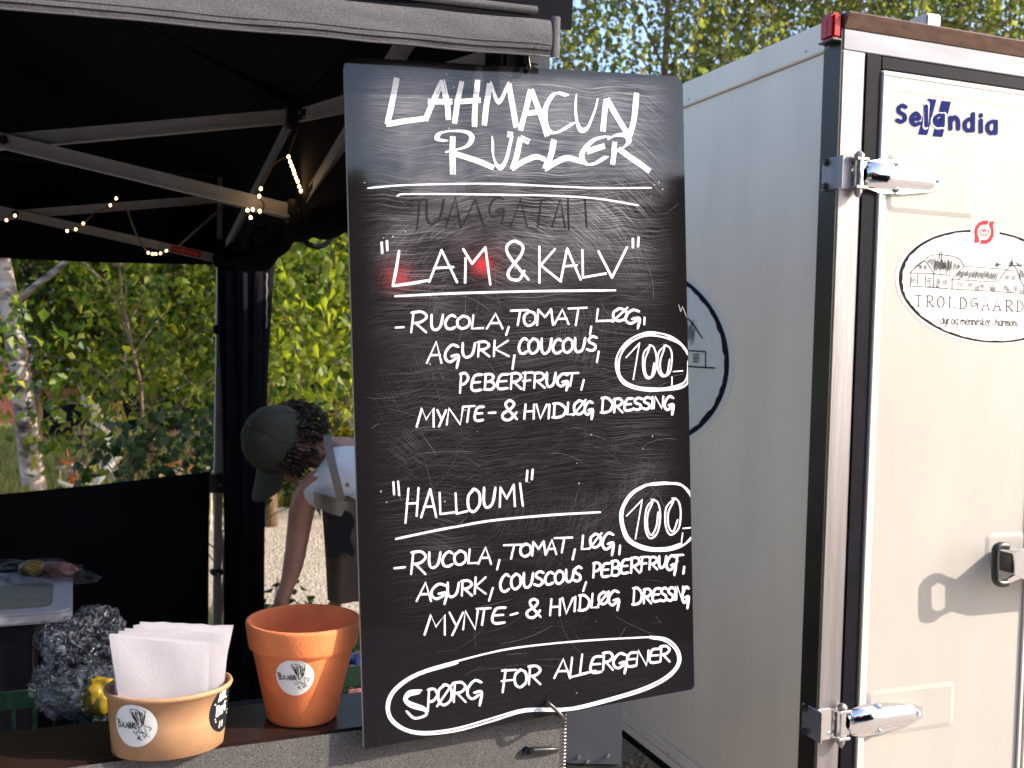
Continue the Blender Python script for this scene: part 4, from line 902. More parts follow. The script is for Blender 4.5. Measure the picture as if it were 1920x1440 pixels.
# ------------------------------------------------------------------ string of fairy lights
cordpts = [atY(0, 412, 3.5), atY(12, 408, 3.45), atY(30, 404, 3.45), atY(60, 397, 3.5), atY(120, 398, 3.4), atY(170, 400, 3.4), atY(205, 386, 3.4), atY(218, 372, 3.4)]
lights = empty('fairy_lights', atY(300, 420, 3.0), 'string of small warm fairy lights wound round the truss bars under the canopy', 'string lights')
glow = emis('warm_bulb', (1, .60, .25), 6.)
wire = M['twig']
paths = [
 [(10, 413, 3.45), (20, 405, 3.45), (31, 404, 3.45)],
 [(218, 372, 3.45), (205, 386, 3.45), (180, 398, 3.45), (168, 408, 3.45), (156, 419, 3.45), (142, 430, 3.42), (126, 433, 3.40)],
 [(238, 388, 3.5), (248, 420, 3.5), (262, 452, 3.55), (280, 475, 3.6), (300, 476, 3.6), (313, 470, 3.6)],
 [(560, 236, 2.56), (541, 290, 2.56), (545, 300, 2.53), (556, 330, 2.52), (566, 355, 2.52), (575, 382, 2.55)],
 [(541, 292, 2.56), (515, 306, 2.56), (500, 332, 2.55), (489, 354, 2.54), (487, 368, 2.53), (495, 385, 2.53), (487, 397, 2.50), (466, 394, 2.50), (470, 407, 2.50)],
 [(575, 382, 2.55), (590, 396, 2.55), (597, 403, 2.55), (603, 415, 2.55), (598, 424, 2.55), (608, 424, 2.55)]]
for p_ in paths:
    q = MB(); q.tube(smooth_pts([atY(*k) for k in p_], 4), .0022, 5); q.build('wire', wire, lights, smooth=True)
blb = [(12, 413, 3.42), (28, 404, 3.42), (218, 372, 3.42), (207, 385, 3.42), (156, 419, 3.42), (142, 430, 3.40), (126, 433, 3.38), (278, 474, 3.58), (286, 476, 3.58), (292, 476, 3.58), (301, 475, 3.58), (312, 470, 3.58),
       (541, 294, 2.52), (544, 303, 2.51), (547, 311, 2.51), (550, 318, 2.51), (552, 325, 2.51), (555, 333, 2.51), (558, 340, 2.51), (561, 350, 2.51), (564, 358, 2.51), (570, 373, 2.52),
       (489, 354, 2.5), (486, 368, 2.5), (464, 394, 2.48), (487, 396, 2.48), (474, 393, 2.48), (470, 408, 2.48), (597, 403, 2.5), (599, 424, 2.5), (607, 423, 2.5)]
bme = bpy.data.meshes.new('bulb'); bm = bmesh.new(); bmesh.ops.create_uvsphere(bm, u_segments=8, v_segments=6, radius=.0036); bm.to_mesh(bme); bm.free(); bme.materials.append(glow)
for k in blb:
    o = bpy.data.objects.new('bulb', bme); COL.objects.link(o); o.parent = lights; o.location = atY(*k) - V(lights.location); o.scale = (1, 1, 1.25)

# ------------------------------------------------------------------ counter
tc_ = .014
sCe, zCt = scoord3(1058, 1340, tc_); zC = scoord3(637, 1371, tc_)[1]; sCr = scoord3(1058, 1400, tc_)[0]
counter = empty('serving_counter', TT(1.2, .07, 0), 'narrow serving counter with dark top and sunlit grey woven cloth front', 'counter')
def clothf(u, v):
    s = sCr + (S3 - .1 - sCr) * u; z = .06 + (zC - .002 - .06) * v
    return TT(s, tc_ + .003 * mnoise.noise(V((s * 6, z * 5, 1))) + .0008 * mnoise.noise(V((s * 40, z * 60, 1))) * 1.5, z)
patch(clothf, 260, 130, 'cloth_front', M['counter_cloth'], counter)
patch(lambda u, v: TT(sCr, tc_ + .12 * u + .001, .06 + (zC - .07) * v), 4, 12, 'cloth_end', M['counter_cloth'], counter)
q = MB(); zz = .9
while zz < zC - .004: q.tube([TT(sCr - .0012, tc_ - .001, zz), TT(sCr + .0018, tc_ - .0025, zz)], .0009, 5); zz += .0042
q.build('zip_teeth', M['alu'], counter, kind='stuff')
CT = .112
q = MB(); q.box(TT(sCr + .002, tc_ + .003, zC - .018), LD * (S3 - .12 - sCr), BD * CT, V((0, 0, .018)), .003); q.build('counter_top', M['counter_wood'], counter)
q = MB()
q.box(TT(sCr + .005, tc_ + .09, 0), LD * .03, BD * .03, V((0, 0, zC - .02))); q.build('leg', M['rubber'], counter)
q = MB(); q.box(TT(S3 - .2, tc_ + .09, 0), LD * .03, BD * .03, V((0, 0, zC - .02))); q.build('leg', M['rubber'], counter)
# black strap end with its eyelet, small stain mark
e0 = scoord3(990, 1407, tc_ - .004); e1_ = scoord3(1056, 1404, tc_ - .004)
a0 = TT(e0[0], tc_ - .005, e0[1]); a1 = TT(e1_[0], tc_ - .004, e1_[1])
q = MB(); q.tube([a0, a0 + (a1 - a0) * .15, a0 + (a1 - a0) * .6, a1], [.0035, .0042, .0036, .001], 10); q.build('strap_end', M['black_plastic'], counter, smooth=True)
q = MB(); q.tube([a0 + LD * .0015 + BD * .003, a0 + LD * .0015 - BD * .002], .0045, 12); q.build('eyelet', M['rubber'], counter)
CZ = V((0, 0, zC))
def hitZ(px, py, z): return hit(px, py, V((0, 0, z)), V((0, 0, 1)))

# ------------------------------------------------------------------ terracotta pot
pc = min((TT(.1 + .001 * k, tc_ + .019 + .0375, zC) for k in range(400)), key=lambda p: abs(proj(p)[0] - 566))
pot = empty('terracotta_pot', pc, 'orange terracotta plant pot with a round white sticker beside the menu board', 'pot')
PS = 1.0
def pr(z): return .0375 + (.0545 - .0375) * min(z, .078) / .078
prof = [(.001, 0.0005), (.034, 0), (.0368, .001), (pr(.004), .004), (pr(.078), .078), (.0548, .0795), (.0585, .082), (.0592, .085), (.0625, .107), (.0622, .1095), (.0610, .1105), (.0590, .1105), (.0578, .108), (.0545, .08), (.036, .008), (.001, .007)]
q = MB(); q.lathe(pc, prof, 72); q.build('pot_body', M['terracotta'], pot, smooth=True)
def facing_angle(fn, tx, z, lo=180, hi=360):
    best = min((abs(proj(fn(R(a / 4), z, 0))[0] - tx), a / 4) for a in range(lo * 4, hi * 4)); return R(best[1])
def potP(a, z, h): r = pr(z) + h; return pc + V((math.cos(a) * r, math.sin(a) * r, z))
def zfor(fn, a, ty, z0=.0, z1=.12): return min((abs(proj(fn(a, z0 + (z1 - z0) * k / 200, 0))[1] - ty), z0 + (z1 - z0) * k / 200) for k in range(201))[1]
ONION = [
 [(700,345),(760,335),(850,345),(900,385),(930,390)], [(700,345),(700,380),(760,520),(820,640),(850,750)], [(740,390),(800,520),(850,640)], [(820,380),(810,500),(850,620),(870,700)],
 [(870,380),(860,500),(880,600),(880,690)], [(700,395),(740,470),(800,600)], [(760,400),(780,500),(830,620)], [(840,400),(835,470),(860,560)],
 [(920,400),(930,500),(940,600),(980,690)], [(940,400),(960,500),(970,600),(990,680)], [(900,400),(920,500),(925,590),(960,680)], [(970,400),(985,500),(985,600),(995,670)],
 [(1000,370),(1040,375),(1015,480),(1010,600),(995,680)], [(1030,400),(1025,520),(1000,640)], [(850,750),(870,760),(900,770),(940,740),(975,695)], [(880,700),(870,760)], [(960,700),(920,760),(880,830),(880,890)],
 [(980,700),(1050,745),(1130,760),(1155,800),(1110,855)], [(885,880),(940,905),(1000,915),(1060,950)], [(930,830),(950,880),(1000,900)], [(1020,770),(1030,850),(1060,920)], [(770,850),(760,900),(800,940)], [(820,860),(835,920),(850,960)],
 [(860,860),(900,890)], [(880,980),(870,1080)], [(905,980),(900,1040),(960,1090)], [(840,1040),(890,1010)], [(1040,940),(1000,1040)], [(1060,950),(1030,1030)], [(1070,960),(1110,1010)], [(860,1000),(910,1060)], [(960,960),(1010,990)]]
BLET = [[(290,618),(370,640),(395,680),(350,705)],[(350,705),(410,745),(400,800),(335,805)],[(335,640),(340,805)],[(455,690),(505,700),(500,760),(530,805)],[(500,750),(458,760),(452,805)],
 [(565,700),(620,705),(625,805)],[(622,750),(572,755),(562,805)],[(655,652),(660,808)],[(690,655),(692,808)],[(692,800),(740,700)],[(735,655),(742,808)],[(740,660),(790,700),(800,805)],[(775,700),(745,750)],[(745,770),(840,805)]]
def round_sticker(fn, a0, z0, r, parent, circ, ell=1.0, mt=None):
    """disc following the curved wall fn(angle, z, lift); circ = metres of wall per radian"""
    def S(x, y, h): return fn(a0 + ((x - 765) / 520 * r * ell) / circ, z0 - (y - 740) / 520 * r, .0004 + h)
    mb = MB(); rings = 6; n = 48; vs = [S(765, 740, 0)]
    for i in range(1, rings + 1):
        for k in range(n): vs.append(S(765 + 520 * i / rings * math.cos(2 * math.pi * k / n), 740 + 520 * i / rings * math.sin(2 * math.pi * k / n), 0))
    fs = [(0, 1 + k, 1 + (k + 1) % n) for k in range(n)]
    for i in range(rings - 1):
        for k in range(n): fs.append((1 + i * n + k, 1 + (i + 1) * n + k, 1 + (i + 1) * n + (k + 1) % n, 1 + i * n + (k + 1) % n))
    o = mb.add(vs, fs).build('round_sticker', mt or M['sticker'], parent, smooth=True)
    nrm = (fn(a0, z0, .01) - fn(a0, z0, 0)).normalized(); fixnormals(o, nrm); return o, S, nrm
ident = lambda x, y: (x, y)
aP = facing_angle(potP, 553, .045); zP = zfor(potP, aP, 1271)
so, S_, nr = round_sticker(potP, aP, zP, .0205, pot, pr(zP))
lettering('onion_drawing', ONION, ident, 15, parent=so, surf=S_, mt=M['ink'], n=nr, wob=.3); lettering('sticker_lettering', BLET, ident, 24, parent=so, surf=S_, mt=M['ink'], n=nr, wob=.1)

# ------------------------------------------------------------------ kraft tub with paper bags
kc = hitZ(316, 1398, zC); kc.z = zC
tub = empty('kraft_tub', kc, 'brown kraft paper tub with a round white sticker holding folded paper bags', 'tub')
KA, KB, KH = .0600, .047, .0640
def tubP(a, z, h):
    k = .905 + .095 * z / KH; return kc + LD * (-(KA * k + h) * math.cos(a)) + BD * ((KB * k + h) * math.sin(a)) + V((0, 0, z))
prof = [(.2, .001), (.88, .0), (.905, .0), (.91, .002), (1.0, KH - .003)]
vs = []; fs = []; n = 80
levels = [(0, -.006), (.002, 0), (KH * .5, 0), (KH - .004, 0), (KH - .0035, .0022), (KH - .0005, .0030), (KH + .0015, .0018), (KH + .0015, -.0005), (KH - .002, -.0016), (KH * .5, -.0016), (.004, -.0016)]
for z, h in levels:
    for k in range(n): vs.append(tubP(2 * math.pi * k / n, z, h))
for i in range(len(levels) - 1):
    for k in range(n): fs.append((i * n + k, i * n + (k + 1) % n, (i + 1) * n + (k + 1) % n, (i + 1) * n + k))
fs.append(tuple(range((len(levels) - 1) * n, len(levels) * n)))
MB().add(vs, fs).build('tub_wall', M['kraft'], tub, smooth=True)
aK = facing_angle(tubP, 252, .03); zK = zfor(tubP, aK, 1361)
so, S_, nr = round_sticker(tubP, aK, zK, .0215, tub, KB * 1.02 if 0 else .052)
lettering('onion_drawing', ONION, ident, 15, parent=so, surf=S_, mt=M['ink'], n=nr, wob=.3); lettering('sticker_lettering', BLET, ident, 24, parent=so, surf=S_, mt=M['ink'], n=nr, wob=.1)
aK2 = facing_angle(tubP, 414, .03, 285, 350); zK2 = zfor(tubP, aK2, 1330)
so, S_, nr = round_sticker(tubP, aK2 + .10, zK2, .024, tub, .052, mt=M['ink'])
lettering('sticker_lettering', [('A',480,560,330,520,0),('R',580,650,310,500,0),('T',670,750,290,490,0),('B',430,540,620,830,0),('a',560,660,600,820,0),('G',690,790,590,800,0),[(380,560),(800,500)],[(420,900),(1000,850)],[(440,960),(980,910)],('I',560,620,1000,1130,0),('I',660,720,1000,1120,0)], ident, 44, parent=so, surf=S_, mt=M['sticker'], n=nr, wob=0)
# paper bags
def papermat():
    m = bpy.data.materials.new('glassine_paper'); m.use_nodes = True; t = m.node_tree; p = t.nodes['Principled BSDF']; p.inputs['Base Color'].default_value = (.55, .52, .55, 1); p.inputs['Roughness'].default_value = .5
    tr = t.nodes.new('ShaderNodeBsdfTranslucent'); tr.inputs[0].default_value = (.65, .63, .67, 1); mx = t.nodes.new('ShaderNodeMixShader'); mx.inputs[0].default_value = .35
    n = t.nodes.new('ShaderNodeTexNoise'); n.inputs['Scale'].default_value = 45; n.inputs['Detail'].default_value = 3; b = t.nodes.new('ShaderNodeBump'); b.inputs['Strength'].default_value = .25; b.inputs['Distance'].default_value = .001
    t.links.new(n.outputs[0], b.inputs['Height']); t.links.new(b.outputs[0], p.inputs['Normal'])
    t.links.new(p.outputs[0], mx.inputs[1]); t.links.new(tr.outputs[0], mx.inputs[2]); t.links.new(mx.outputs[0], t.nodes['Material Output'].inputs[0]); return m
M['paper'] = papermat()
bags = [(-.026, (204, 1190), (392, 1212), 'front white paper bag in the kraft tub with a fold across its lower corner'), (-.019, (206, 1187), (412, 1206), 'white paper bag just behind the front one in the tub'),
        (-.011, (222, 1181), (421, 1190), 'white paper bag third from the front in the tub'), (-.004, (234, 1177), (427, 1187), 'creamy white paper bag in the middle of the tub stack'),
        (.005, (250, 1172), (430, 1182), 'white paper bag third from the back of the tub'), (.013, (256, 1169), (433, 1177), 'blue-white shaded paper bag second from the back of the tub'), (.021, (262, 1166), (438, 1172), 'rearmost bluish paper bag leaning right in the kraft tub')]
for i, (t_, tl_, tr_, lb_) in enumerate(bags):
    pl = kc + BD * t_; a = hit(*tl_, pl, BD); b = hit(*tr_, pl, BD)
    lim = KA * .86 * math.sqrt(max(.05, 1 - (t_ / (KB * .92)) ** 2)); zb = zC + .006
    def foot(p, sgn): s = max(-lim, min(lim, (p - kc).dot(-LD))); return kc + BD * t_ * .8 - LD * s + V((0, 0, .006))
    fa, fb = foot(a, -1), foot(b, 1)
    th = .0016
    def sheet(u, v, sd):
        p = (fa * (1 - u) + fb * u) * (1 - v) + (a * (1 - u) + b * u) * v
        return p - BD * (sd * (th * (math.sin(math.pi * u) ** .5) * (1 - .4 * v) + .0002) + .0022 * mnoise.noise(V((u * 2.5 + i, v * 2, i))) * v) + V((0, 0, (.0018 * mnoise.noise(V((u * 6, i * 3.3, 0)))) * v))
    mb = MB(); mb.grid(lambda u, v: sheet(u, v, 1), 24, 14); mb.grid(lambda u, v: sheet(u, v * .985, -1), 24, 14)
    o = mb.build('paper_bag', M['paper'], None, smooth=True); tag(o, lb_, 'paper bag', 'folded paper bags standing in the kraft tub')

# ------------------------------------------------------------------ things behind the counter
# cabinet with a pale plastic lid
lc = atY(136, 1166, 2.4); lz = lc.z
cab = empty('plastic_topped_cabinet', V((lc.x, lc.y, 0)) + LD * .3, 'black cabinet with a pale grey plastic top and green-grey inset inside the tent', 'cabinet')
W_, D_ = .85, .46
def CB(s, t, z): return V((lc.x, lc.y, 0)) + LD * s + BD * t + V((0, 0, z))
poly = rrect(W_, D_, .035); q = MB(); q.prism([CB(a, b, lz) for a, b in poly], V((0, 0, .028))); top_ = q.build('top', M['lid'], cab)
bm = bmesh.new(); bm.from_mesh(top_.data); bmesh.ops.bevel(bm, geom=[e for e in bm.edges if abs(e.verts[0].co.z - e.verts[1].co.z) < 1e-5], offset=.006, segments=2, affect='EDGES'); bm.to_mesh(top_.data); bm.free()
pi_ = rrect(W_ - .09, D_ * .55, .03); q = MB(); q.prism([CB(.045 + a, .05 + b, lz + .0262) for a, b in pi_], V((0, 0, .003))); q.build('inset_panel', M['lid_inset'], cab)
q = MB(); q.box(CB(.085, .03, 0), LD * (W_ - .17), BD * (D_ - .06), V((0, 0, lz - .001)), .004); q.build('cabinet_body', M['rubber'], cab)
q = MB(); q.box(CB(.083, .028, .05), LD * .003, -BD * .002, V((0, 0, lz - .08))); q.build('edge_strip', M['dark_steel'], cab)
def crumple(c, rx, ry, rz, seed, mt, name, label, cat, sub=4, amp=.42):
    bm = bmesh.new(); bmesh.ops.create_icosphere(bm, subdivisions=sub, radius=1); 
    for v in bm.verts:
        d = v.co.normalized(); n1 = mnoise.noise(d * 1.7 + V((seed, 0, 0))); n2 = abs(mnoise.noise(d * 3.4 + V((0, seed, 0)))); n3 = abs(mnoise.noise(d * 8 + V((0, 0, seed))))
        k = 1 + amp * n1 - amp * .9 * n2 - amp * .12 * n3; v.co = V((d.x * rx * k, d.y * ry * k, max(d.z, -.75) * rz * k))
    me = bpy.data.meshes.new(name); bm.to_mesh(me); bm.free(); me.materials.append(mt); me.shade_smooth()
    o = bpy.data.objects.new(name, me); COL.objects.link(o); o.location = c; WL[o.name] = V(c); return tag(o, label, cat)
def plastic():
    m = bpy.data.materials.new('crinkled_clear_plastic'); m.use_nodes = True; t = m.node_tree; p = t.nodes['Principled BSDF']
    p.inputs['Base Color'].default_value = (.07, .08, .11, 1); p.inputs['Roughness'].default_value = .2; p.inputs['Specular IOR Level'].default_value = .9
    n = t.nodes.new('ShaderNodeTexNoise'); n.inputs['Scale'].default_value = 11; n.inputs['Detail'].default_value = 2.5; n.inputs['Distortion'].default_value = 2.5; b = t.nodes.new('ShaderNodeBump'); b.inputs['Strength'].default_value = .7; b.inputs['Distance'].default_value = .01
    tr = t.nodes.new('ShaderNodeBsdfTransparent'); tr.inputs[0].default_value = (.85, .87, .9, 1); mx = t.nodes.new('ShaderNodeMixShader')
    r = t.nodes.new('ShaderNodeValToRGB'); r.color_ramp.elements[0].position = .47; r.color_ramp.elements[1].position = .62; r.color_ramp.elements[0].color = (.05,) * 3 + (1,); r.color_ramp.elements[1].color = (.42,) * 3 + (1,)
    t.links.new(n.outputs[0], b.inputs['Height']); t.links.new(b.outputs[0], p.inputs['Normal']); t.links.new(n.outputs[0], r.inputs[0]); t.links.new(r.outputs[0], mx.inputs[0])
    t.links.new(tr.outputs[0], mx.inputs[1]); t.links.new(p.outputs[0], mx.inputs[2]); t.links.new(mx.outputs[0], t.nodes['Material Output'].inputs[0]); return m
M['plastic'] = plastic()
# low table inside the tent carrying the crates
zt_ = .86
table = empty('folding_table', TT(.95, .62, 0), 'dark folding table behind the serving counter', 'table')
q = MB(); q.box(TT(.25, .38, zt_ - .03), LD * 1.0, BD * .38, V((0, 0, .03)), .004); q.build('table_top', M['rubber'], table)
for s_ in (.29, 1.19):
    for t_ in (.40, .72): q = MB(); q.tube([TT(s_, t_, 0), TT(s_, t_, zt_ - .03)], .012, 8); q.build('leg', M['dark_steel'], table)
def crate(c, w, d, h, label):
    """ventilated plastic crate"""
    r = empty('vegetable_crate', c, label, 'crate', 'green plastic crates behind the counter')
    def P(s, t, z): return V(c) + LD * s + BD * t + V((0, 0, z))
    q = MB(); q.box(P(0, 0, 0), LD * w, BD * d, V((0, 0, .006))); q.build('base', M['crate'], r)
    for nm, o, a in (('front', P(0, 0, 0), LD * w), ('back', P(0, d, 0), LD * w), ('side', P(0, 0, 0), BD * d), ('side', P(w, 0, 0), BD * d)):
        q = MB(); th = (BD if nm in ('front', 'back') else LD) * .006
        for z0, z1 in ((.006, .02), (.045, .056), (.08, .09), (h - .028, h)): 
            if z1 <= h: q.box(o + V((0, 0, z0)), a, th, V((0, 0, z1 - z0)))
        k = 12
        for i in range(k + 1): q.box(o + a * (i / k) * .985 + th * .1, a * .015, th * .8, V((0, 0, h - .002)))
        q.build(nm + '_panel', M['crate'], r)
    return r
cp = hitZ(232, 1330, 1.045)
crate(TT(.42, .46, zt_) + LD * .02, .36, .26, .17, 'green ventilated crate under the crinkled plastic bags at the left')
def on(px, py, D): return atY(px, py, D)
crumple(on(148, 1245, 1.62), .085, .08, .085, 3, M['plastic'], 'plastic_bag', 'crinkled clear plastic bag heaped on the green crate', 'plastic bag', 5, .5)
crumple(on(168, 1300, 1.50), .055, .05, .045, 11, M['plastic'], 'plastic_bag', 'small clear plastic bag with a yellow packet pressed against it', 'plastic bag', 5, .5)
crumple(on(190, 1308, 1.47), .030, .022, .030, 5, M['yellow_pack'], 'yellow_packet', 'crumpled yellow packet beside the kraft tub', 'packet', 4, .3)
crumple(on(62, 1078, 2.72), .155, .08, .042, 8, M['plastic'], 'plastic_bag', 'flat crinkled plastic bag lying on the pale cabinet top', 'plastic bag', 5, .5)
crumple(on(62, 1066, 2.74), .042, .03, .022, 21, M['yellow_pack'], 'yellow_packet', 'yellow packet on the plastic bag on the cabinet top', 'packet', 4, .3)
crumple(on(108, 1072, 2.74), .052, .04, .026, 23, M['pink_pack'], 'brown_packet', 'pinkish brown packet at the right end of the cabinet top', 'packet', 4, .3)
crate(TT(.0, .34, 1.02), .155, .20, .12, 'green ventilated crate between the terracotta pot and the menu board')
crumple(on(662, 1290, 1.46), .045, .04, .028, 31, M['pink_pack'], 'brown_packet', 'pinkish packet on the green crate behind the menu board edge', 'packet', 4, .3)
crumple(on(664, 1252, 1.50), .040, .035, .02, 33, M['blue_pack'], 'blue_packet', 'dark blue packet behind the terracotta pot rim', 'packet', 4, .3)
st_ = empty('crate_stand', TT(.2, .5, 0), 'dark stand carrying the crate behind the menu board', 'stand')
q = MB(); q.box(TT(.03, .38, .97), LD * .36, BD * .28, V((0, 0, .028)), .003); q.build('stand_top', M['rubber'], st_)
for a_, b_ in ((.05, .40), (.37, .40), (.05, .64), (.37, .64)): q = MB(); q.tube([TT(a_, b_, 0), TT(a_, b_, .97)], .01, 8); q.build('leg', M['rubber'], st_)
# grey sheet-metal box right of the counter
gx0, gx1 = atY(1050, 1434, 1.5), atY(1165, 1434, 1.5); zg0 = gx0.z; gy = 1.5
gbox = empty('metal_box', V(((gx0.x + gx1.x) / 2, gy + .12, 0)), 'blue-grey sheet metal box on a black post between counter and trailer', 'metal box')
q = MB(); q.box(V((gx0.x - .05, gy, zg0)), V((gx1.x - gx0.x + .05, 0, 0)), V((0, .24, 0)), V((0, 0, .155)), .003); bdy = q.build('box_body', M['steel_grey'], gbox)
q = MB(); q.box(V((gx0.x - .052, gy - .004, zg0 - .006)), V((gx1.x - gx0.x + .054, 0, 0)), V((0, .246, 0)), V((0, 0, .0055)), .001); q.build('bottom_flange', M['dark_steel'], gbox)
for px_, py_ in ((1085, 1419), (1140, 1417), (1101, 1428)):
    c = atY(px_, py_, gy); q = MB(); q.tube([c, c - V((0, .003, 0))], .0028, 10); q.build('rivet', M['alu'], gbox)
q = MB(); q.box(V(((gx0.x + gx1.x) / 2 - .02, gy + .1, 0)), V((.04, 0, 0)), V((0, .04, 0)), V((0, 0, zg0 - .007))); q.build('post', M['rubber'], gbox)

# ------------------------------------------------------------------ ground
def sheet(name, x0, x1, y0, y1, z, m, nx=2, ny=2, amp=0.):
    mb = MB(); mb.grid(lambda u, v: V((x0 + (x1 - x0) * u, y0 + (y1 - y0) * v, z + (amp * mnoise.noise(V((u * 20, v * 20, 0))) if amp else 0))), nx, ny)
    return mb.build(name, m, None, kind='structure')
sheet('ground', -90, 90, -90, 120, 0, M['lawn'])
sheet('gravel_path', -40, 40, -30, 9.55, .004, M['gravel'])

# ------------------------------------------------------------------ leaves
LM = {
 'near': leafmat('birch_leaf', [(.02, .045, .008), (.05, .10, .014), (.12, .17, .02), (.20, .21, .03), (.03, .06, .012)], .55, vb=2.5),
 'mid': leafmat('hanging_birch_leaf', [(.05, .085, .02), (.085, .125, .028), (.15, .165, .04), (.17, .18, .045), (.07, .11, .03), (.16, .13, .05)], .5, .32, vb=2.4),
 'dark': leafmat('thicket_leaf', [(.010, .026, .008), (.018, .042, .012), (.035, .07, .016), (.06, .09, .02)], .4),
 'wood': leafmat('woodland_leaf', [(.025, .05, .016), (.04, .075, .02), (.07, .10, .03), (.03, .06, .03)], .35),
 'flower': leafmat('yellow_flower', [(.75, .55, .02), (.85, .70, .05), (.62, .50, .03), (.25, .30, .04)], .4),
 'grass': leafmat('dry_grass_blade', [(.22, .24, .06), (.36, .33, .11), (.48, .40, .17), (.14, .20, .04)], .45)}
def leaf_block(pos, size, rnd, droop=.5):
    """pos (n,3): one folded, pointed leaf of 5 points at each place, as big arrays"""
    n = len(pos); ang = rnd.uniform(0, 2 * np.pi, n); til = rnd.normal(-droop, .55, n); rol = rnd.uniform(-1.2, 1.2, n)
    ln = size * rnd.uniform(.65, 1.2, n); wd = ln * rnd.uniform(.33, .46, n)
    d = np.stack([np.cos(ang) * np.cos(til), np.sin(ang) * np.cos(til), np.sin(til)], 1)
    s = np.stack([-np.sin(ang), np.cos(ang), np.zeros(n)], 1); up = np.cross(s, d)
    s2 = s * np.cos(rol)[:, None] + up * np.sin(rol)[:, None]; up2 = np.cross(s2, d)
    base = pos; mid = pos + d * (ln * .38)[:, None]; tip = pos + d * ln[:, None] + up2 * (-.12 * ln)[:, None]
    lt = mid + s2 * wd[:, None] + up2 * (.16 * ln)[:, None]; rt = mid - s2 * wd[:, None] + up2 * (.16 * ln)[:, None]
    v = np.stack([base, rt, tip, lt], 1).reshape(-1, 3)
    i = np.arange(n) * 4
    f = np.concatenate([np.stack([i, i + 1, i + 2], 1), np.stack([i, i + 2, i + 3], 1)])
    return v, f
def np_mesh(name, v, f, mt, c):
    me = bpy.data.meshes.new(name); v = v - np.array(c)[None]
    me.vertices.add(len(v)); me.vertices.foreach_set('co', v.ravel().astype(np.float32))
    k = f.shape[1]; me.loops.add(f.size); me.loops.foreach_set('vertex_index', f.ravel().astype(np.int32))
    me.polygons.add(len(f)); me.polygons.foreach_set('loop_start', (np.arange(len(f)) * k).astype(np.int32)); me.polygons.foreach_set('loop_total', np.full(len(f), k, np.int32))
    me.update(calc_edges=True); me.materials.append(mt); return me
def put(name, me, parent, loc, kind=None, label=None, cat=None, group=None):
    o = bpy.data.objects.new(name, me); COL.objects.link(o)
    if parent: o.parent = parent; o.location = V(loc) - WL[parent.name]
    else: o.location = loc
    WL[o.name] = V(loc); return tag(o, label, cat, group, kind)
def birchbark():
    m = mat('birch_bark', (.62, .55, .50), .75, bump=.4, bscale=40); t = m.node_tree; p = t.nodes['Principled BSDF']; tc = t.nodes.new('ShaderNodeTexCoord')
    mp = t.nodes.new('ShaderNodeMapping'); mp.inputs['Scale'].default_value = (5, 5, 16); t.links.new(tc.outputs['Object'], mp.inputs[0])
    n = t.nodes.new('ShaderNodeTexNoise'); n.inputs['Scale'].default_value = 1; n.inputs['Detail'].default_value = 5; t.links.new(mp.outputs[0], n.inputs['Vector'])
    r = t.nodes.new('ShaderNodeValToRGB'); e = r.color_ramp.elements; e[0].position = .36; e[0].color = (.03, .02, .015, 1); e[1].position = .50; e[1].color = (.34, .26, .22, 1)
    x = e.new(.66); x.color = (.52, .45, .41, 1); t.links.new(n.outputs[0], r.inputs[0]); t.links.new(r.outputs[0], p.inputs['Base Color']); return m
M['birch'] = birchbark()
M['bark'] = mat('brown_bark', (.14, .085, .05), .85, var=.4, vscale=12, bump=.6, bscale=30, stretch=(3, 3, 1))

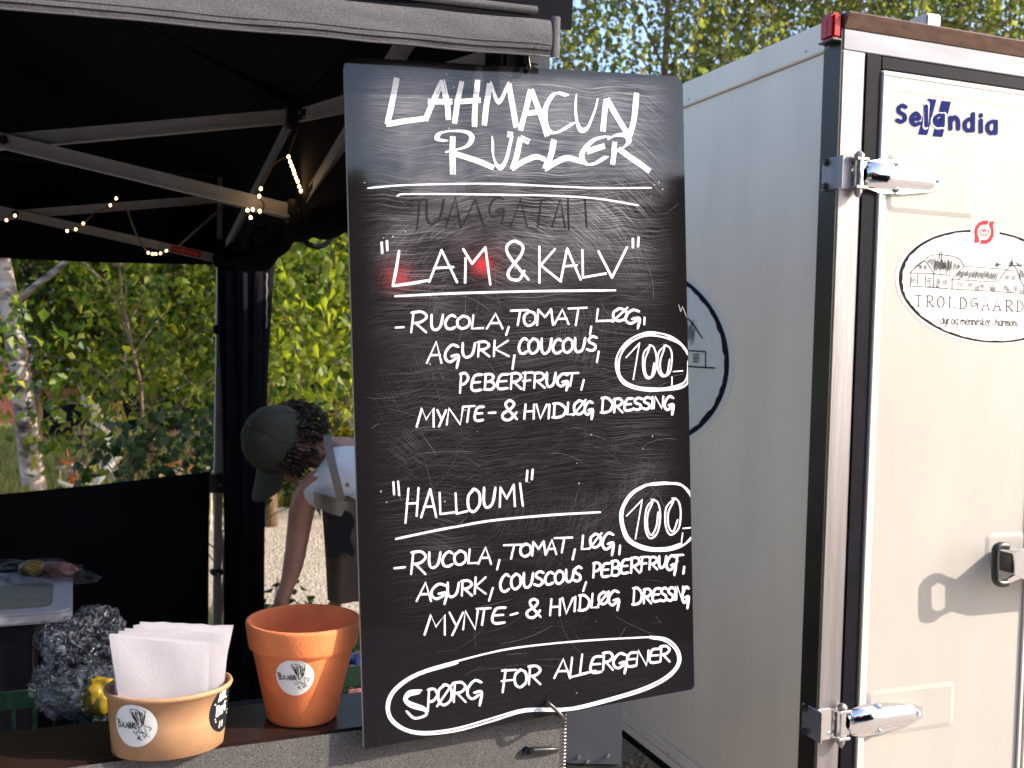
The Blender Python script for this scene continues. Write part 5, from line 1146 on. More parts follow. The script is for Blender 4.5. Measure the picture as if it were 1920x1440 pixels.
def tree(name, base, top, r0, strands, leaf, lm, label, bark, seed, zmin, zmax, rad, drop, per=22, group=None, sector=None, singles=0, cat='tree'):
    """weeping tree: trunk, limbs, hanging twigs with leaves strung along them"""
    rnd = np.random.default_rng(seed); base = V(base); top = V(top)
    root = empty(name, base, label, cat, group)
    q = MB(); pts = []; rs = []
    for i in range(15):
        t = i / 14; pts.append(base + (top - base) * t + V((mnoise.noise(V((t * 3, seed, 0))) * .18 * t, mnoise.noise(V((t * 3, seed, 5))) * .18 * t, 0))); rs.append(r0 * (1 - .75 * t) * (1 + .25 * math.exp(-t * 14)))
    q.tube(pts, rs, 14); q.build('trunk', bark, root, smooth=True)
    limbs = MB(); nl = 16; lim = []
    for i in range(nl):
        t = .25 + .72 * i / nl; p = pts[int(t * 14)]; a = rnd.uniform(*(sector or (0, 2 * math.pi))); L_ = rad * rnd.uniform(.55, 1.0) * (1.15 - t * .4)
        e = p + V((math.cos(a) * L_, math.sin(a) * L_, L_ * rnd.uniform(.25, .6))); m_ = p + (e - p) * .5 + V((0, 0, .15 * L_))
        sp = smooth_pts([p, m_, e], 4); limbs.tube(sp, [r0 * .30 * (1 - .8 * k / (len(sp) - 1)) for k in range(len(sp))], 6); lim.append(sp)
    limbs.build('limb', bark, root, smooth=True, kind='stuff')
    P = []; tw = MB()
    for i in range(strands):
        a = rnd.uniform(*(sector or (0, 2 * math.pi))); rr = rad * math.sqrt(rnd.uniform(.02, 1)); hz = rnd.uniform(zmin + .3, zmax)
        ax = base + (top - base) * min(1, max(0, (hz - base.z) / (top.z - base.z)))
        st = V((ax.x + math.cos(a) * rr, ax.y + math.sin(a) * rr, hz)); L_ = min(drop * rnd.uniform(.5, 1.2), max(.15, st.z - zmin)); o = V((math.cos(a), math.sin(a), 0))
        sw = V((rnd.normal(0, .12), rnd.normal(0, .12), 0)); sp = []
        for k in range(6):
            t = k / 5; sp.append(st + o * (.25 * t * (1 - .4 * t)) + sw * t + V((rnd.normal(0, .015), rnd.normal(0, .015), -L_ * t ** 1.25)))
        if i % 3 == 0: tw.tube(sp, .0028, 3, caps=False)
        n_ = max(4, int(per * L_ / drop)); ts = rnd.uniform(0, 5, n_)
        for t in ts:
            k = min(int(t), 4); p = sp[k] + (sp[k + 1] - sp[k]) * (t - k); P.append((p.x + rnd.normal(0, .03), p.y + rnd.normal(0, .03), p.z + rnd.normal(0, .03)))
    if tw.v: tw.build('twig', M['twig'], root, kind='stuff')
    P = np.array(P); 
    if singles:
        # the leaves that show largest are objects of their own
        dist = np.hypot(P[:, 0], P[:, 1]); vis = np.array([0 < proj(V(p))[0] < 660 and 480 < proj(V(p))[1] < 930 for p in P]); order = np.argsort(dist + (~vis) * 100)[:singles]
        meshes = []
        for k in range(5):
            v_, f_ = leaf_block(np.zeros((1, 3)), leaf * 1.05, np.random.default_rng(k + 50), .8); meshes.append(np_mesh('leaf', v_, f_, lm, (0, 0, 0)))
        for j, i_ in enumerate(order):
            o = bpy.data.objects.new('leaf', meshes[j % 5]); COL.objects.link(o); o.parent = root; o.location = V(P[i_]) - base; o.rotation_euler = (rnd.uniform(-.5, .5), rnd.uniform(-.5, .5), rnd.uniform(0, 6.28))
        P = np.delete(P, order, 0)
    v, f = leaf_block(P, leaf, rnd, .8); c = base
    put('crown', np_mesh('crown', v, f, lm, c), root, c, kind='stuff'); return root
def mass(name, boxes, n, leaf, lm, label, cat, seed, parent=None, droop=.3, kind='stuff'):
    rnd = np.random.default_rng(seed); P = []
    tot = sum(b[3] for b in boxes)
    for (c, r, sq, w_) in boxes:
        k = int(n * w_ / tot); d = rnd.normal(size=(k, 3)); d /= np.linalg.norm(d, axis=1)[:, None]; q = rnd.uniform(.25, 1, k) ** (1 / 2.2)
        p = d * q[:, None] * np.array(r)[None] + np.array(c)[None]; p[:, 2] = np.maximum(p[:, 2], .02); P.append(p)
    P = np.concatenate(P); v, f = leaf_block(P, leaf, rnd, droop); c = P.mean(0); c[2] = 0
    return put(name, np_mesh(name, v, f, lm, c), parent, c, kind=kind, label=label, cat=cat)

# near birch at the left, its white trunk leaning
tb = atY(88, 1090, 6.5); tb.z = 0; tt_ = atY(-20, 330, 6.5); tdir = (tt_ - tb).normalized()
tree('birch_tree', tb, tb + tdir * 6.2, .074, 1000, .070, LM['near'], 'white-barked birch leaning left behind the tent, hanging leaves over the half wall', M['birch'], 4, 1.12, 3.2, 2.6, .9, 30, singles=300, sector=(R(-25), R(205)))
tree('thicket_tree', (-2.0, 8.6, 0), (-2.1, 8.6, 5), .05, 620, .060, LM['near'], 'slender leafy tree in the middle of the tent opening', M['bark'], 9, 1.15, 3.4, 1.35, 1.0, 30)
tree('thicket_tree', (-3.6, 10.2, 0), (-3.5, 10.2, 5.5), .06, 1300, .062, LM['dark'], 'dark leafy tree behind the timber frame at the left', M['bark'], 12, 1.5, 3.9, 2.4, 1.1, 28)
tree('thicket_tree', (-2.3, 13.2, 0), (-2.2, 13.2, 6), .07, 1700, .075, LM['dark'], 'dense dark tree beyond the gravel, above the yellow flowers', M['bark'], 15, 1.0, 4.2, 2.6, 1.3, 30)
tree('sapling', (-2.15, 5.9, 0), (-2.2, 5.9, 2.3), .018, 60, .066, LM['near'], 'thin sapling with broad leaves just behind the half wall', M['bark'], 17, .80, 1.9, 1.0, .6, 22)
tree('sapling', (-1.5, 5.3, 0), (-1.45, 5.3, 1.6), .015, 60, .062, LM['dark'], 'low dark sapling close behind the half wall near the back tent leg', M['bark'], 18, .80, 1.25, .55, .4, 22)
# birches over the trailer
tree('birch_tree', (1.33, 10.0, 0), (1.42, 10.0, 8.5), .052, 1400, .068, LM['mid'], 'birch with thin brown trunk rising between tent corner and trailer roof', M['bark'], 21, 2.7, 7.6, 2.1, 1.5, 24)
tree('birch_tree', (3.4, 10.6, 0), (3.3, 10.6, 8.5), .05, 1500, .070, LM['mid'], 'birch with golden green leaves hanging above the trailer corner', M['bark'], 22, 2.7, 7.6, 2.0, 1.5, 24)
tree('birch_tree', (5.7, 11.2, 0), (5.6, 11.2, 8.5), .06, 1500, .074, LM['mid'], 'rightmost birch above the trailer roof', M['bark'], 23, 2.7, 7.8, 2.3, 1.5, 24)

def far_wood(name, cx, cy, ang, width, h, n, label, seed, leaf=.30):
    bx = []; rr2 = random.Random(seed)
    k = int(width / 2.6)
    for i in range(k):
        u_ = (i / (k - 1) - .5) * width; hh = h * rr2.uniform(.72, 1.1); c = (cx + u_ * math.cos(ang) , cy + u_ * math.sin(ang) , hh * .5)
        bx.append((c, (2.1, 1.6, hh * .55), 0, hh)); bx.append(((c[0] + rr2.uniform(-1, 1), c[1] - .6, hh * .25), (2.2, 1.4, hh * .3), 0, hh * .5))
    return mass(name, bx, n, leaf, LM['wood'], label, 'trees', seed)
far_wood('far_wood', -2, 21, 0, 36, 5.0, 60000, 'dark belt of trees closing the view behind the birches', 31)
far_wood('rear_wood', 13, -20, R(-35), 40, 7.0, 40000, 'belt of trees across the clearing opposite the board', 32, .4)

# grass, low plants, flowers
def grass(n, x0, x1, y0, y1, h, seed, name='tall_grass', label=None):
    rnd = np.random.default_rng(seed); x = rnd.uniform(x0, x1, n); y = rnd.uniform(y0, y1, n); hh = h * rnd.uniform(.4, 1.2, n); a = rnd.uniform(0, 6.28, n); ln = hh * rnd.uniform(.1, .5, n)
    dx, dy = np.cos(a), np.sin(a); w_ = rnd.uniform(.003, .006, n); z = np.zeros(n)
    b0 = np.stack([x - dy * w_, y + dx * w_, z], 1); b1 = np.stack([x + dy * w_, y - dx * w_, z], 1); m_ = np.stack([x + dx * ln * .4, y + dy * ln * .4, hh * .6], 1); t_ = np.stack([x + dx * ln, y + dy * ln, hh], 1)
    v = np.stack([b0, b1, m_ + (b1 - b0) * .5, t_], 1).reshape(-1, 3); i = np.arange(n) * 4
    f = np.concatenate([np.stack([i, i + 1, i + 2], 1), np.stack([i, i + 2, i + 3], 1)])
    c = (float(x.mean()), float(y.mean()), 0); return put(name, np_mesh(name, v, f, LM['grass'], c), None, c, kind='stuff', label=label, cat='grass')
grass(46000, -8.5, .5, 9.6, 13.5, .36, 41, label='sunlit yellow-green long grass beyond the gravel')
grass(9000, -6, -2.6, 6.4, 9.6, .34, 42, label='long grass round the foot of the leaning birch')
grass(2600, -2.6, -.2, 4.6, 5.8, .10, 43, label='short weeds at the shaded edge of the gravel')
def plant(px, D, seed, n, h, label, leaf=.055):
    b = atY(px, 1000, D); b.z = 0; root = empty('leafy_plant', b, label, 'plant'); rnd = np.random.default_rng(seed); q = MB(); P = []
    for k in range(5):
        a = rnd.uniform(0, 6.28); e = b + V((math.cos(a) * .14, math.sin(a) * .14, h * rnd.uniform(.6, 1))); sp = smooth_pts([b, b + (e - b) * .5 + V((0, 0, .04)), e], 4); q.tube(sp, .003, 4)
        for j in range(n // 5): t = rnd.uniform(.2, 1); p = b + (e - b) * t; P.append((p.x + rnd.normal(0, .03), p.y + rnd.normal(0, .03), p.z))
    q.build('stem', M['twig'], root); v, f = leaf_block(np.array(P), leaf, rnd, .2); put('foliage', np_mesh('foliage', v, f, LM['dark'], b), root, b, kind='stuff')
plant(512, 5.3, 51, 60, .52, 'small leafy green plant by the black curtain at the gravel edge'); plant(590, 5.6, 52, 40, .22, 'low green weed on the shaded gravel in the tent gap')
def bush(px, D, w_, h, seed, label, n=900):
    b = atY(px, 900, D); b.z = 0; root = empty('flowering_bush', b, label, 'bush', 'yellow flowering bushes beyond the gravel')
    rnd = np.random.default_rng(seed); d = rnd.normal(size=(n, 3)); d /= np.linalg.norm(d, axis=1)[:, None]; d[:, 2] = np.abs(d[:, 2]); P = d * np.array([w_, w_ * .7, h])[None] * rnd.uniform(.5, 1, n)[:, None] + np.array(b)
    v, f = leaf_block(P[: n // 2], .07, rnd, .1); put('leaves', np_mesh('leaves', v, f, LM['near'], b), root, b, kind='stuff')
    v, f = leaf_block(P[n // 2:] + np.array([0, -.05, .03]), .075, rnd, -.2); put('flowers', np_mesh('flowers', v, f, LM['flower'], b), root, b, kind='stuff')
bush(522, 13.0, .42, .86, 61, 'yellow flowering bush just right of the black curtain'); bush(640, 12.6, .42, .80, 62, 'yellow flowering bush beside the menu board edge'); bush(590, 14.5, .5, .62, 63, 'low yellow bush between two larger flowering bushes')

# ------------------------------------------------------------------ timber frame, posts and shed beyond the birch
def beam(a, b, w_, h_, mt, name, parent):
    a, b = V(a), V(b); d = b - a; n = d.cross(V((0, 0, 1)));
    n = n.normalized() if n.length > 1e-4 else V((1, 0, 0)); u_ = n.cross(d).normalized(); q = MB(); q.box(a - n * w_ / 2 - u_ * h_ / 2, d, n * w_, u_ * h_, .006); return q.build(name, mt, parent)
fr = empty('timber_frame', atY(220, 900, 9.2) * 1, 'weathered red-brown and pale timber climbing frame seen through the leaves', 'timber frame')
fr.location.z = 0; WL[fr.name] = V(fr.location)
D = 9.2
beam(atY(58, 736, D), atY(152, 736, D), .12, .075, M['wood_red'], 'red_beam', fr)
beam(atY(60, 749, D + .06), atY(215, 752, D + .06), .10, .06, M['wood_pale'], 'pale_beam', fr)
beam(atY(140, 806, D - .1), atY(288, 818, D - .1), .10, .075, M['wood_pale'], 'lower_beam', fr)
beam(atY(288, 812, D + .2), atY(470, 818, D + .2), .08, .045, M['wood_pale'], 'rail', fr)
pb = atY(216, 760, D); beam(V((pb.x, pb.y, 0)), atY(216, 745, D), .10, .10, M['wood_pale'], 'post', fr)
pb = atY(66, 760, D); beam(V((pb.x, pb.y, 0)), atY(66, 742, D), .10, .10, M['wood_pale'], 'post', fr)
q = MB(); q.tube(smooth_pts([atY(208, 775, D - .1), atY(209, 742, D - .1), atY(214, 728, D - .1), atY(218, 712, D - .1), atY(217, 698, D - .1)], 4), .030, 10); q.build('orange_upright', M['orange_paint'], fr, smooth=True)
wp = empty('leaning_post', V((atY(205, 840, 8.6).x, 8.6, 0)), 'white painted round post leaning left in front of the timber frame', 'post')
q = MB(); g0_ = atY(214, 862, 8.6); q.tube([atY(163, 724, 8.6), atY(166, 745, 8.6), g0_], [.045, .058, .062], 14); q.build('post', M['white_post'], wp, smooth=True)
q = MB(); q.tube([g0_ + V((0, 0, .01)), atY(182, 905, 8.6), V((atY(170, 905, 8.6).x, 8.6, 0))], [.035, .03, .03], 10); q.build('foot', M['white_post'], wp, smooth=True)
gp_ = empty('metal_pole', V((atY(66, 800, 8.0).x, 8.0, 0)), 'thin grey metal pole right of the birch trunk', 'pole')
q = MB(); c = V(gp_.location); q.tube([c, V((c.x, 8.0, atY(69, 606, 8.0).z))], .019, 10); q.build('pole', M['steel_grey'], gp_, smooth=True)
c = atY(66, 743, 8.0); q = MB(); q.box(c - V((.035, .03, .014)), V((.07, 0, 0)), V((0, .06, 0)), V((0, 0, .028)), .004); q.build('clamp', M['lid'], gp_)
sh = empty('dark_shed', V((atY(120, 700, 12.2).x, 13, 0)), 'black shed with a pale arched window behind the timber frame', 'shed')
a = atY(72, 645, 12.2); b = atY(262, 645, 12.2)
q = MB(); q.box(V((a.x, 12.2, 0)), V((b.x - a.x, 0, 0)), V((0, 2, 0)), V((0, 0, a.z + .02))); q.build('wall', M['rubber'], sh)
q = MB(); q.prism([V((a.x - .1, 12.1, a.z + .02)), V((b.x + .1, 12.1, a.z + .02)), V((b.x - .3, 12.1, a.z + .3)), V((a.x + .3, 12.1, a.z + .3))], V((0, 2.2, 0))); q.build('roof', M['dark_steel'], sh)
wc = atY(112, 692, 12.15)
for rad_ in (.34, .28):
    q = MB(); q.tube([wc + V((rad_ * math.cos(R(k)), -.01, rad_ * math.sin(R(k)))) for k in range(0, 181, 12)], .014, 6); q.build('arch', M['white_post'], sh)
for k in (-.15, 0, .15): q = MB(); q.tube([wc + V((k * 1.6, -.01, -.28)), wc + V((k, -.01, .22))], .010, 5); q.build('glazing_bar', M['white_post'], sh)
for zz_ in (0, -.15): q = MB(); q.tube([wc + V((-.32, -.012, zz_)), wc + V((.32, -.012, zz_))], .010, 5); q.build('glazing_bar', M['white_post'], sh)
rr3 = random.Random(5); boards_ = []
for k in range(22):
    px_, py_ = rr3.uniform(90, 395), rr3.uniform(846, 905); D_ = 8.4 + rr3.uniform(-.6, .6); c = atY(px_, py_, D_); c.z = max(c.z, .02)
    if c.z > .5: c.z = .5
    d = V((rr3.uniform(-.22, .22), rr3.uniform(-.1, .1), rr3.uniform(-.06, .10))); m_ = rr3.choice((M['orange_paint'], M['wood_pale'], M['wood_red'], M['white_post']))
    col = {'orange_paint': 'orange', 'pale_timber': 'pale timber', 'red_brown_timber': 'red-brown', 'white_paint': 'white'}[m_.name.split('.')[0]]
    q = MB(); n_ = d.cross(V((0, 0, 1))).normalized(); q.box(c, d, n_ * .03, V((0, 0, .022)), .003); z0_ = c.z
    if z0_ > .05: q.box(c + d * .45 + n_ * .01, d * .06, n_ * .012, V((0, 0, -z0_)))
    o = q.build('scrap_board', m_); boards_.append((px_, o, col))
ordn = ['leftmost', 'second from left', 'third from left', 'fourth from left', 'fifth from left', 'sixth from left', 'seventh from left', 'eighth from left', 'ninth from left', 'tenth from left']
for col in sorted({b[2] for b in boards_}):
    for k, (_, o, c_) in enumerate(sorted((b for b in boards_ if b[2] == col), key=lambda b: b[0])):
        tag(o, f'short {col} offcut board in the undergrowth, {ordn[k]} of the {col} ones', 'board', 'offcut boards lying in the undergrowth')
hs = empty('red_building', V((-7.5, 19, 0)), 'red-brown building with pale windows glimpsed behind the left trees', 'building')
q = MB(); q.box(V((-10.5, 17.5, 0)), V((4.0, 0, 0)), V((0, 3, 0)), V((0, 0, 4.2))); q.build('wall', mat('red_brick', (.34, .10, .07), .8, var=.2, vscale=3), hs)
q = MB(); q.prism([V((-10.8, 17.2, 4.2)), V((-6.2, 17.2, 4.2)), V((-7.0, 17.2, 5.4)), V((-10.1, 17.2, 5.4))], V((0, 3.4, 0))); q.build('roof', M['dark_steel'], hs)
for k in range(5): q = MB(); q.box(V((-10.2 + k * .78, 17.46, 1.3)), V((.45, 0, 0)), V((0, .03, 0)), V((0, 0, 1.1))); q.build('window', M['lid'], hs)

# ------------------------------------------------------------------ people
def skin_body(name, verts, edges, radii, mt, parent, extra=None, voxel=.007, loc=None, root_i=0):
    bm = bmesh.new(); bv = [bm.verts.new(V(p) - loc) for p in verts]
    for a, b in edges: bm.edges.new((bv[a], bv[b]))
    me = bpy.data.meshes.new(name); bm.to_mesh(me); bm.free()
    o = bpy.data.objects.new(name, me); COL.objects.link(o)
    sm = o.modifiers.new('skin', 'SKIN'); sm.use_smooth_shade = True
    for i, r in enumerate(radii):
        d = me.skin_vertices[0].data[i]; d.radius = (r, r) if not isinstance(r, tuple) else r; d.use_root = (i == root_i)
    ss = o.modifiers.new('sub', 'SUBSURF'); ss.levels = 1; ss.render_levels = 1
    dg = bpy.context.evaluated_depsgraph_get(); me2 = bpy.data.meshes.new_from_object(o.evaluated_get(dg)); o.modifiers.clear(); o.data = me2
    if extra:
        bm = bmesh.new(); bm.from_mesh(me2)
        for (c, s, rot) in extra:
            mtx = Matrix.Translation(V(c) - loc) @ (rot.to_4x4() if rot else Matrix.Identity(4)) @ Matrix.Diagonal((*s, 1)); bmesh.ops.create_uvsphere(bm, u_segments=20, v_segments=14, radius=1, matrix=mtx)
        bm.to_mesh(me2); bm.free()
    rm = o.modifiers.new('remesh', 'REMESH'); rm.mode = 'VOXEL'; rm.voxel_size = voxel; rm.use_smooth_shade = True
    sg = o.modifiers.new('smooth', 'SMOOTH'); sg.factor = .5; sg.iterations = 4
    dg = bpy.context.evaluated_depsgraph_get(); me3 = bpy.data.meshes.new_from_object(o.evaluated_get(dg)); o.modifiers.clear(); o.data = me3
    me3.shade_smooth(); me3.materials.clear(); me3.materials.append(mt); o.name = name
    if parent: o.parent = parent; o.location = loc - WL[parent.name]
    else: o.location = loc
    WL[o.name] = loc; return o
def person():
    A = atY; D0 = 3.15
    foot = A(820, 1500, 3.25); base = V((foot.x, 3.25, 0))
    p = empty('person', base, 'person in olive cap and white T-shirt with brown apron, bending down behind the curtain', 'person')
    up = V((-.52, -.60, .36)).normalized()                      # top of the head points left, towards the camera
    fw = V((-.30, -.12, -.93)); fw = (fw - up * fw.dot(up)).normalized(); sd = fw.cross(up)
    hc = A(527, 832, 3.12); Rm = Matrix((sd, fw, up)).transposed()
    def H(a, b, c): return hc + sd * a + fw * b + up * c
    v = [A(812, 1000, 3.25), A(765, 955, 3.22), A(710, 905, 3.18), A(655, 872, 3.15), A(612, 850, 3.14), A(580, 846, 3.14), H(0, -.015, -.02),
         # near arm (7..)
         A(640, 905, 3.00), A(585, 900, 3.02), A(566, 950, 3.02), A(558, 1010, 3.02), A(550, 1060, 3.01), A(538, 1100, 3.0), A(532, 1118, 3.0),
         # far arm (14..)
         A(668, 868, 3.36), A(672, 930, 3.42), A(668, 1000, 3.42), A(650, 1060, 3.36), A(640, 1100, 3.32),
         # legs (19..)
         A(812, 1015, 3.14), A(790, 1250, 3.10), A(812, 1500, 3.12), V((A(812, 1500, 3.12).x, 3.12, .05)), V((A(812, 1500, 3.12).x - .16, 3.08, .03)),
         A(835, 1015, 3.38), A(825, 1240, 3.40), A(845, 1470, 3.42), V((A(845, 1470, 3.42).x, 3.42, .05)), V((A(845, 1470, 3.42).x - .16, 3.40, .03))]
    r = [.135, .125, .13, .115, .062, .055, .07, .055, .050, .044, .037, .034, .024, .026, .055, .045, .036, .028, .026, .09, .062, .045, .04, .035, .09, .062, .045, .04, .035]
    e = [(0, 1), (1, 2), (2, 3), (3, 4), (4, 5), (5, 6), (3, 7), (7, 8), (8, 9), (9, 10), (10, 11), (11, 12), (12, 13), (3, 14), (14, 15), (15, 16), (16, 17), (17, 18),
         (0, 19), (19, 20), (20, 21), (21, 22), (22, 23), (0, 24), (24, 25), (25, 26), (26, 27), (27, 28)]
    # fingers
    def fingers(w_i, d0, side, spread):
        nonlocal v, r, e
        w_ = v[w_i]
        for k in range(4):
            a_ = w_ + side * spread * (k - 1.5) + d0 * .035; L_ = (.030, .035, .033, .026)[k]
            b1 = a_ + d0 * L_ + V((-.004, -.006, 0)); b2 = b1 + d0 * L_ * .7 + V((.010, .004, 0)); n_ = len(v)
            v += [a_, b1, b2]; r += [.0095, .0085, .0075]; e += [(w_i, n_), (n_, n_ + 1), (n_ + 1, n_ + 2)]
        n_ = len(v); t0 = w_ - side * .03 + d0 * .005; t1 = t0 - side * .016 + d0 * .03; v += [t0, t1]; r += [.011, .009]; e += [(w_i, n_), (n_, n_ + 1)]
    fingers(13, (v[13] - v[12]).normalized() * 1.0, V((.5, -.85, .1)).normalized(), .017); fingers(18, V((-.3, 0, -1)).normalized(), V((.5, .85, 0)).normalized(), .017)
    ex = [(H(0, -.01, .02), (.075, .094, .095), Rm), (H(0, .045, -.055), (.055, .050, .06), Rm), (H(0, .100, -.015), (.012, .020, .018), Rm), (H(0, .085, .012), (.035, .014, .010), Rm),
          (H(-.076, -.005, -.02), (.010, .018, .030), Rm), (H(.076, -.005, -.02), (.010, .018, .030), Rm), (H(0, .088, -.058), (.022, .010, .006), Rm), (H(0, .082, -.095), (.022, .018, .015), Rm)]
    body = skin_body('body', v, e, r, M['skin'], p, ex, .0065, base)
    for s_ in (-1, 1):
        q = MB(); c = H(.030 * s_, .083, .0); q.tube([c - sd * .010, c + sd * .010], .0075, 8); q.build('eye', M['sticker'], body)
    # shirt
    sv = [v[0], v[1], v[2], v[3], A(622, 862, 3.14), v[7], A(592, 918, 3.02), A(570, 940, 3.02), v[14], A(674, 925, 3.42)]
    sr = [.168, .160, .168, .155, .070, .078, .056, .052, .088, .070]
    skin_body('t_shirt', sv, [(0, 1), (1, 2), (2, 3), (3, 4), (3, 5), (5, 6), (6, 7), (3, 8), (8, 9)], sr, M['tee'], p, None, .009, base)
    tv_ = [v[0] + V((0, 0, .03)), v[19], v[20], v[21] , v[24], v[25], v[26]]
    skin_body('trousers', tv_, [(0, 1), (1, 2), (2, 3), (0, 4), (4, 5), (5, 6)], [.15, .105, .08, .062, .105, .08, .062], M['trouser'], p, None, .01, base)
    for i_ in (22, 27):
        q = MB(); c = v[i_]; q.box(c + V((-.22, -.045, -.05)), V((.28, 0, 0)), V((0, .09, 0)), V((0, 0, .085)), .02); q.build('shoe', M['rubber'], p)
    # apron hanging from the chest, strap over the shoulder
    def ap(u, w_):
        top_ = A(600 + 95 * u, 905 + 40 * u, 2.99); bot = A(612 + 90 * u, 1128 + 5 * u, 2.98)
        return top_ * (1 - w_) + bot * w_ + V((0, .02 * math.sin(u * 9 + w_ * 2) , 0))
    MB().grid(ap, 24, 24).build('apron', M['apron'], p, smooth=True)
    q = MB(); q.grid(lambda u, w_: A(611 + 50 * u + 4 * math.sin(w_ * 9), 962 + 80 * w_ + 6 * math.sin(u * 7), 2.95), 10, 12); q.build('black_pouch', M['trouser'], p, smooth=True)
    def stp(u, w_):
        c = smooth_pts([A(612, 812, 3.10), A(616, 835, 2.98), A(624, 875, 2.88), A(634, 915, 2.88), A(642, 945, 2.92)], 5); i = min(int(w_ * 19.99), 19); b = c[i]
        return b + V((.022 * (u - .5), 0, .01 * (u - .5)))
    MB().grid(stp, 4, 20).build('apron_strap', M['strap'], p, smooth=True)
    q = MB()
    q.grid(lambda u, w_: A(588 + 75 * u, 922 + 24 * w_ + 22 * u + 8 * math.sin(u * 3.1) * w_, 2.93 + .012 * math.sin(u * 9) + .02 * w_), 26, 8); q.build('apron_bib', M['strap'], p, smooth=True)
    # hair: loose curls over the nape and round the cap
    q = MB(); rr4 = random.Random(9)
    for k in range(520):
        a = rr4.uniform(0, 2 * math.pi); 
        if math.cos(a) > .75: continue
        b_ = rr4.uniform(-.060, .035); c = H(math.sin(a) * .082, -.012 - math.cos(a) * -.10 if 0 else -.012 + math.cos(a) * .096, b_)
        o_ = (c - H(0, -.01, b_)).normalized(); pts = []; rr_c = rr4.uniform(.006, .012); ph = rr4.uniform(0, 6)
        for j in range(8): t = j / 7; pts.append(c + o_ * (.006 + .022 * t + rr_c * math.sin(ph + t * 7)) - up * (.030 * t) + (-fw) * (.012 * t) + sd * rr_c * math.cos(ph + t * 7))
        q.tube(pts, [.0032, .003, .003, .003, .0028, .0025, .002, .0012], 4, caps=False)
    q.build('hair', M['hair'], p, smooth=True)
    # cap: six-panel crown, seams, button, curved brim
    def crown(u, w_):
        a = 2 * math.pi * u; t = w_ * math.pi / 2; k = 1 + .010 * math.cos(6 * a) * math.sin(2 * t)
        return H(math.sin(a) * .090 * math.cos(t) ** .85 * k, -.006 + math.cos(a) * .106 * math.cos(t) ** .85 * k, .012 + .118 * math.sin(t) * k)
    cap_ = MB().grid(crown, 60, 20).build('cap', M['cap'], p, smooth=True)
    q = MB()
    for k in range(6): q.tube([crown((k + .5) / 6, w_ / 14) + (crown((k + .5) / 6, w_ / 14) - H(0, 0, .02)).normalized() * .001 for w_ in range(15)], .0013, 4)
    q.build('cap_seam', M['cap'], cap_, kind='stuff')
    q = MB(); b0 = H(0, -.006, .130); q.tube([b0, b0 + up * .006], [.008, .005], 12); q.build('cap_button', M['cap'], cap_)
    def brim(u, w_):
        a = (u - .5) * 1.9; r0_ = 1.0 + .0 * w_; x = math.sin(a) * .088; y = -.006 + math.cos(a) * .104
        return H(x * (1.04 - .10 * w_), y + w_ * .092 * math.cos(a * .75), .014 - .020 * w_ - .25 * (x ** 2) / .08 * (.6 + w_ * .6))
    br = MB().grid(brim, 24, 8).build('brim', M['cap'], cap_, smooth=True); sl = br.modifiers.new('thick', 'SOLIDIFY'); sl.thickness = .003
person()
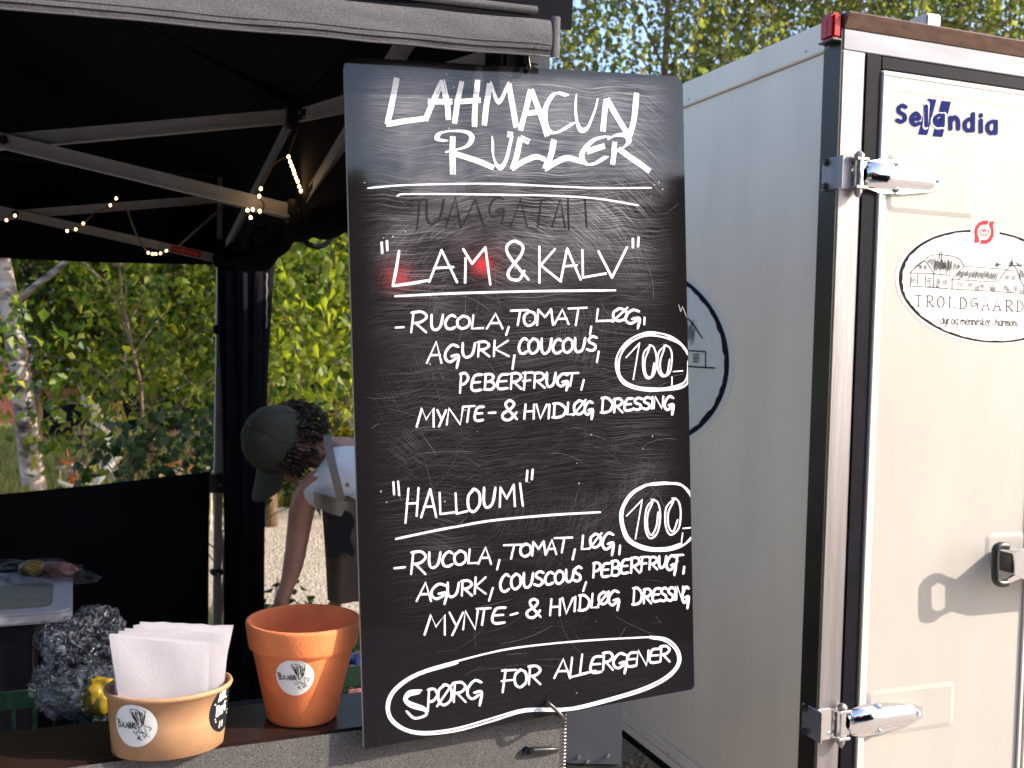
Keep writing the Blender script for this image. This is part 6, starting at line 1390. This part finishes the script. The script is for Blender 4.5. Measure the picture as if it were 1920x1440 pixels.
def seated():
    c = atY(652, 800, 14.0); base = V((c.x, 14.0, 0))
    p = empty('person', base, 'bald person in pale shirt sitting on the grass behind the yellow flowers', 'person')
    B = lambda x, y, z: base + V((x, y, z))
    v = [B(0, 0, .16), B(.02, .02, .36), B(.03, .03, .52), B(.02, .0, .62), B(-.05, -.12, .5), B(.24, 0, .50), B(.26, -.1, .30), B(.10, -.24, .24), B(-.19, 0, .50), B(-.24, -.1, .30), B(-.08, -.24, .24), B(.14, -.1, .16), B(.34, -.35, .34), B(.1, -.45, .06), B(-.14, -.1, .16), B(-.34, -.35, .34), B(-.1, -.45, .06)]
    e = [(0, 1), (1, 2), (2, 3), (2, 5), (5, 6), (6, 7), (2, 8), (8, 9), (9, 10), (0, 11), (11, 12), (12, 13), (0, 14), (14, 15), (15, 16)]
    v[4] = B(.0, -.01, .68); e.append((3, 4)); r = [.14, .13, .13, .055, .06, .055, .045, .035, .055, .045, .035, .08, .06, .045, .08, .06, .045]
    skin_body('body', v, e, r, M['skin'], p, [(B(0, -.02, .72), (.078, .095, .115), None), (B(0, -.12, .70), (.014, .018, .02), None)], .012, base)
    skin_body('shirt', [v[0], v[1], v[2], v[5], v[8], v[6], v[9]], [(0, 1), (1, 2), (2, 3), (2, 4), (3, 5), (4, 6)], [.15, .15, .145, .075, .075, .06, .06], M['tee'], p, None, .016, base)
    skin_body('trousers', [v[0], v[11], v[12], v[13], v[14], v[15], v[16]], [(0, 1), (1, 2), (2, 3), (0, 4), (4, 5), (5, 6)], [.15, .095, .075, .06, .095, .075, .06], M['blue_pack'], p, None, .016, base)
seated()

# ------------------------------------------------------------------ the stall across the way, seen only as a reflection in the board
def refl(px, py, dist):
    p = hit(px, py, BBL, BN); d = ray(px, py).normalized(); r = d - BN * (2 * d.dot(BN)); return p + r * dist
rc = refl(970, 345, 5.6); rd = V((rc.x, rc.y, 0)).normalized(); rs = V((-rd.y, rd.x, 0))
stall = empty('black_stall', V((rc.x, rc.y, 0)) + rd * .8, 'black-sided market stall across the path with red display signs', 'stall')
q = MB(); b0 = V((rc.x, rc.y, 0)); q.box(b0 - rs * 2.6, rs * 5.2, rd * 1.8, V((0, 0, rc.z - .10))); q.build('stall_wall', M['black_cloth'], stall)
q = MB(); q.box(b0 - rs * 2.8 - rd * .10 + V((0, 0, rc.z - .099)), rs * 5.6, rd * 2.0, V((0, 0, .10))); q.build('stall_roof', M['rubber'], stall)
ledm = emis('red_led', (1, .012, .02), 30.)
for (px_, py_) in ((747, 520), (905, 497)):
    p0 = refl(px_, py_, 1.0) ; pm = hit(px_, py_, BBL, BN); dr = (p0 - pm); k_ = (b0 - rd * .06 - pm).dot(rd) / dr.dot(rd); c = pm + dr * k_
    sg = MB().box(c - rs * .10 - V((0, 0, .075)), rs * .20, rd * .04, V((0, 0, .15)), .006).build('display_case', M['rubber'], stall)
    q = MB()
    for i in range(7):
        for j in range(6):
            if (i * 7 + j * 3) % 5 == 0: continue
            a = c - rs * .042 + rs * (.012 * i) - rd * .003 + V((0, 0, -.045 + .016 * j)); q.box(a, rs * .008, rd * .0025, V((0, 0, .010)))
    q.build('lit_dots', ledm, sg, kind='stuff')
